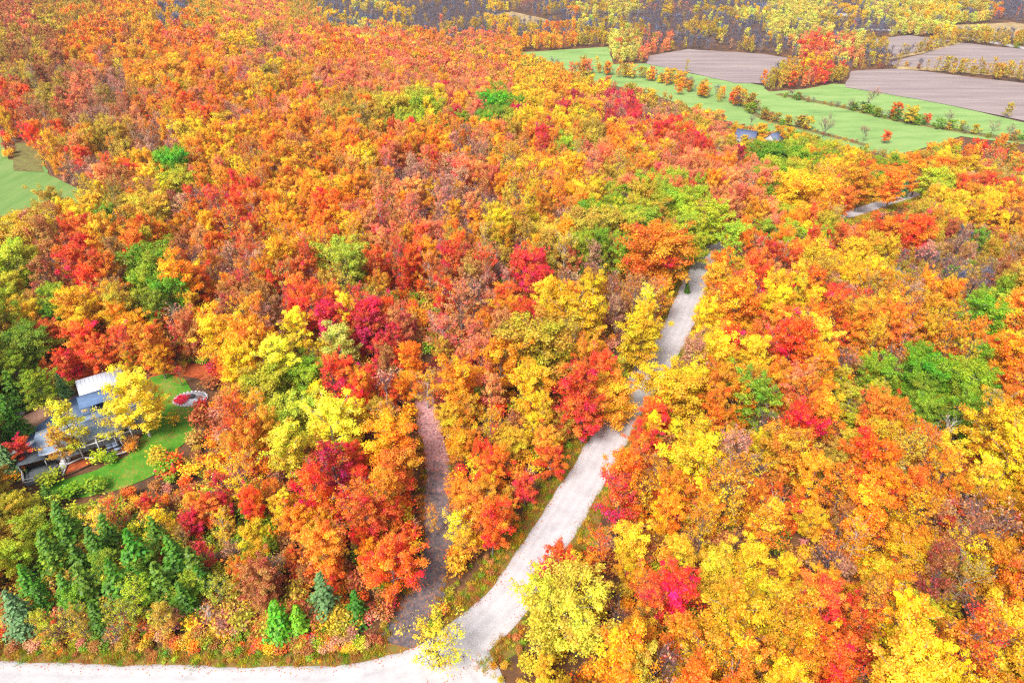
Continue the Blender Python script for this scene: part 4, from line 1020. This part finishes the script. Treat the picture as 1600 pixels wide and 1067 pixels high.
EP = [(-3.2, -1.4, .35), (-2.2, 1.4, .35), (.4, 1.9, .35), (2.6, .2, .35), (2.2, -1.0, .35), (-3.0, -1.8, .3)]
for i in range(5): bar('edge_board', EP[i], EP[i + 1], .17, H['white'] if i < 4 else H['wood'], e)
slab('bed_soil', [(p[0] * .96, p[1] * .96, .18) for p in (EP[0], EP[4], EP[3], EP[2], EP[1])], .3, M['rustlitter'], e)
# low white wall strip and steps in the wood
e = empty('carport', W(-11.2, -2.6), TH + .5); tag(e, 'pale narrow carport roof by the crimson maple', 'carport')
slab('roof', [(-2.6, -1.0, 2.5), (2.9, -.2, 2.5), (2.9, .5, 2.6), (-2.4, 1.0, 2.6)], .1, H['white_roof'], e)
for q in ((-2.3, -.7), (-2.2, .8), (2.6, .2)): boxes('post', [(q[0] - .07, q[0] + .07, q[1] - .07, q[1] + .07, -.3, 2.42)], H['white'], e)
s0, s1 = at(203, 570), at(231, 589)
e = empty('log_steps', Vector(((s0.x + s1.x) / 2, (s0.y + s1.y) / 2, HZ)), math.atan2(s1.y - s0.y, s1.x - s0.x)); tag(e, 'dark timber steps climbing from the lawn into the wood', 'steps')
LL = (s1 - s0).length
for k in range(8): x = -LL/2 + k * LL / 7; boxes('step', [(x - .22, x + .22, -1.0 + R.uniform(-.1, .1), 1.0 + R.uniform(-.1, .1), -.1, .22 + (7 - k) * .02)], H['wood'], e)
def blob(name, r, seed, mat, parent=None, loc=(0, 0, 0), sq=.7):
    rg = random.Random(seed); import bmesh
    bm = bmesh.new(); bmesh.ops.create_icosphere(bm, subdivisions=2, radius=r)
    ph = [rg.uniform(0, 6) for _ in range(6)]
    for v in bm.verts:
        n = v.co.normalized(); k = 1 + .22 * math.sin(3 * n.x + ph[0]) * math.sin(2.5 * n.y + ph[1]) + .15 * math.sin(5 * n.z + ph[2] + 3 * n.x) + rg.uniform(-.05, .05)
        v.co = Vector((n.x * r * k * 1.2, n.y * r * k, n.z * r * k * sq))
    me = bpy.data.meshes.new(name); bm.to_mesh(me); bm.free(); me.materials.append(mat)
    return new_obj(name, me, parent, loc)
for i, (px, py, r, lb) in enumerate(((97, 603, .8, 'dark boulder beside the white roofed garage'), (92, 609, .55, 'smaller grey boulder in front of the garage corner boulder'), (22, 651, .7, 'pale boulder at the end of the tan gravel strip'), (34, 647, .6, 'pale boulder along the tan gravel strip'), (118, 771, .6, 'grey boulder on the lower lawn edge'), (124, 770, .45, 'small grey boulder leaning on a larger one at the lawn edge'))):
    p = at(px, py); b = blob('boulder', r, i, H['stone'], None, (p.x, p.y, terrain(p.x, p.y) + r * .25)); tag(b, lb, 'boulder', 'boulders round the yard')
# oval stone garden with crimson bedding
p = at(298, 624); e = empty('oval_garden', (p.x, p.y, terrain(p.x, p.y) + .12), .1); tag(e, 'oval white gravel garden with crimson bedding on the lawn', 'flower bed')
A_, B_ = 3.3, 2.5
ring = [(A_ * math.cos(t) * (1 + .04 * math.sin(3 * t)), B_ * math.sin(t), .12) for t in np.linspace(0, 2 * math.pi, 36, endpoint=False)]
slab('gravel_pad', ring, .3, H['white_roof'], e)
for k in range(26):
    t = 2 * math.pi * k / 26; blob('rim_stone', .24, 40 + k, H['white'], e, (A_ * math.cos(t) * 1.03, B_ * math.sin(t) * 1.03, .12))
blob('centre_boulder', .7, 77, plain_mat('dark_stone', (70, 72, 78), .8), e, (.2, .5, .3)); blob('side_boulder', .5, 78, H['stone'], e, (1.6, .2, .25))
(LV, LF, var), _, _ = make_shrub(300, r=1.2, h=.5, leaves=900, lsize=.13)
fl = new_obj('bedding', mesh_from('bedding', LV * np.array((1, 1.05, 1)), LF, [M['leaf']], leafvar=var), e, (-1.7, -.5, .1)); fl.scale = (1.15, 1.15, 1); fl.color = (*lin((236, 40, 80)), 1); fl['kind'] = 'stuff'
# yard shrubs
def yard_shrub(px, py, w, h, l, label, kind='shrub'):
    p = at(px, py); vs = VAR['shrub']; v = R.choice(vs['v'][:3])
    e = empty('garden_shrub', (p.x, p.y, terrain(p.x, p.y) + .05), R.uniform(0, 6)); e.scale = (w / 2.6, w / 2.6, h / 1.8); tag(e, label, 'shrub', 'shrubs by lawn and driveway')
    new_obj('stems', v['trunk'], e); c = new_obj('foliage', v['crown'], e); c.color = tint(l)
for a in ((158, 722, 3.4, 2.0, 'L', 'rounded yellow green shrub at the end of the terrace bed'), (176, 722, 2.4, 1.5, 'G', 'small green shrub below the seating deck'), (82, 758, 4.6, 2.4, 'L', 'wide yellow green shrub in front of the lower deck'),
          (207, 706, 2.4, 1.8, 'A', 'golden shrub at the corner of the seating deck'), (315, 664, 4.4, 3.0, 'B', 'dark purple brown shrub at the lawn edge'), (316, 645, 3.0, 2.6, 'C', 'crimson shrub above the purple brown shrub'), (112, 606, 2.6, 2.2, 'G', 'clipped green shrub at the garage corner'),
          (330, 605, 4.4, 2.0, 'B', 'brown twiggy shrub behind the oval garden'), (30, 635, 5, 2.2, 'G', 'green hedge shrub along the tan gravel strip'), (55, 625, 4.5, 2.2, 'V', 'olive hedge shrub along the tan gravel strip'), (75, 617, 4, 2, 'V', 'olive shrub near the garage boulders'), (8, 648, 5, 2.6, 'D', 'dark green hedge shrub at the end of the gravel strip'),
          (262, 742, 4, 2.4, 'G', 'leafy green shrub under the lower lawn edge'), (250, 718, 3.4, 2.2, 'Y', 'yellow shrub on the lower lawn edge'), (335, 590, 3.0, 3.4, 'C', 'tall crimson shrub behind the oval garden'), (210, 700, 2.6, 2.2, 'B', 'brown shrub under the yellow yard tree'), (150, 765, 4, 2, 'G', 'green shrub at the foot of the lawn'), (110, 778, 4, 2, 'G', 'low green shrub at the lawn foot beside boulders'),
          (20, 752, 4, 2, 'O', 'orange leaved shrub below the lower deck')): yard_shrub(*a)
# rail fence in the clearing above the driveway
p0, p1 = at(604, 486), at(642, 496)
e = empty('rail_fence', Vector((p0.x, p0.y, terrain(p0.x, p0.y))), math.atan2(p1.y - p0.y, p1.x - p0.x)); tag(e, 'thin pale wire fence on posts in the clearing above the driveway', 'fence')
LL = (p1 - p0).length
for k in range(4): boxes('post', [(k * LL / 3 - .07, k * LL / 3 + .07, -.07, .07, -.4, 2.0)], H['stone'], e)
for k in range(4): bar('wire', (0, .1, .6 + k * .4), (LL, .1, .6 + k * .4), .035, H['white'], e)
# farmhouse at the edge of the fields and far houses
blue_roof = noise_mat('blue_slate', [(.3, (96, 108, 146)), (.7, (130, 140, 172))], 1.2)
for (nm, px, py, rz, L, D, wh, rs, lb) in (('farmhouse', 1164, 224, -.5, 11, 8, 4.6, 3.2, 'white farmhouse with blue roof among yellow trees by the meadow'), ('farmhouse', 1207, 225, .7, 8, 7, 3.6, 3.0, 'smaller blue roofed house beside the white farmhouse'),
                                           ('farmhouse', 1194, 14, .1, 22, 10, 4, 3.5, 'far long house with blue roof in the woods of the plain'), ('farmhouse', 1318, 30, -.2, 18, 9, 4, 2.5, 'far pale house under green trees on the plain'), ('farmhouse', 1206, 18, .4, 10, 8, 3, 3, 'far small house next to the long blue roofed house')):
    p = at(px, py); house_block(nm, (p.x, p.y, terrain(p.x, p.y)), rz, L, D, wh, rs, (H['white'], blue_roof if '1318' not in str(px) else H['white_roof'], H['white']), lb, 'house', [(-L * .3, 1, 1.2, 1.4), (0, 0, 1.1, 2.1), (L * .3, 1, 1.2, 1.4)], group='houses of the plain')

# ---------------------------------------------------------------- air
hm = bpy.data.materials.new('haze'); hm.use_nodes = True; nt = hm.node_tree
for n in list(nt.nodes): nt.nodes.remove(n)
ho = nt.nodes.new('ShaderNodeOutputMaterial'); pv = nt.nodes.new('ShaderNodeVolumePrincipled')
pv.inputs['Color'].default_value = (.72, .82, 1, 1); pv.inputs['Density'].default_value = .00008; pv.inputs['Anisotropy'].default_value = .2
nt.links.new(pv.outputs[0], ho.inputs['Volume'])
hz = boxes('haze', [(-4100, 4100, -900, 6100, -45, 110)], hm, None); tag(hz, 'thin pale autumn air over wood and plain', kind='stuff')
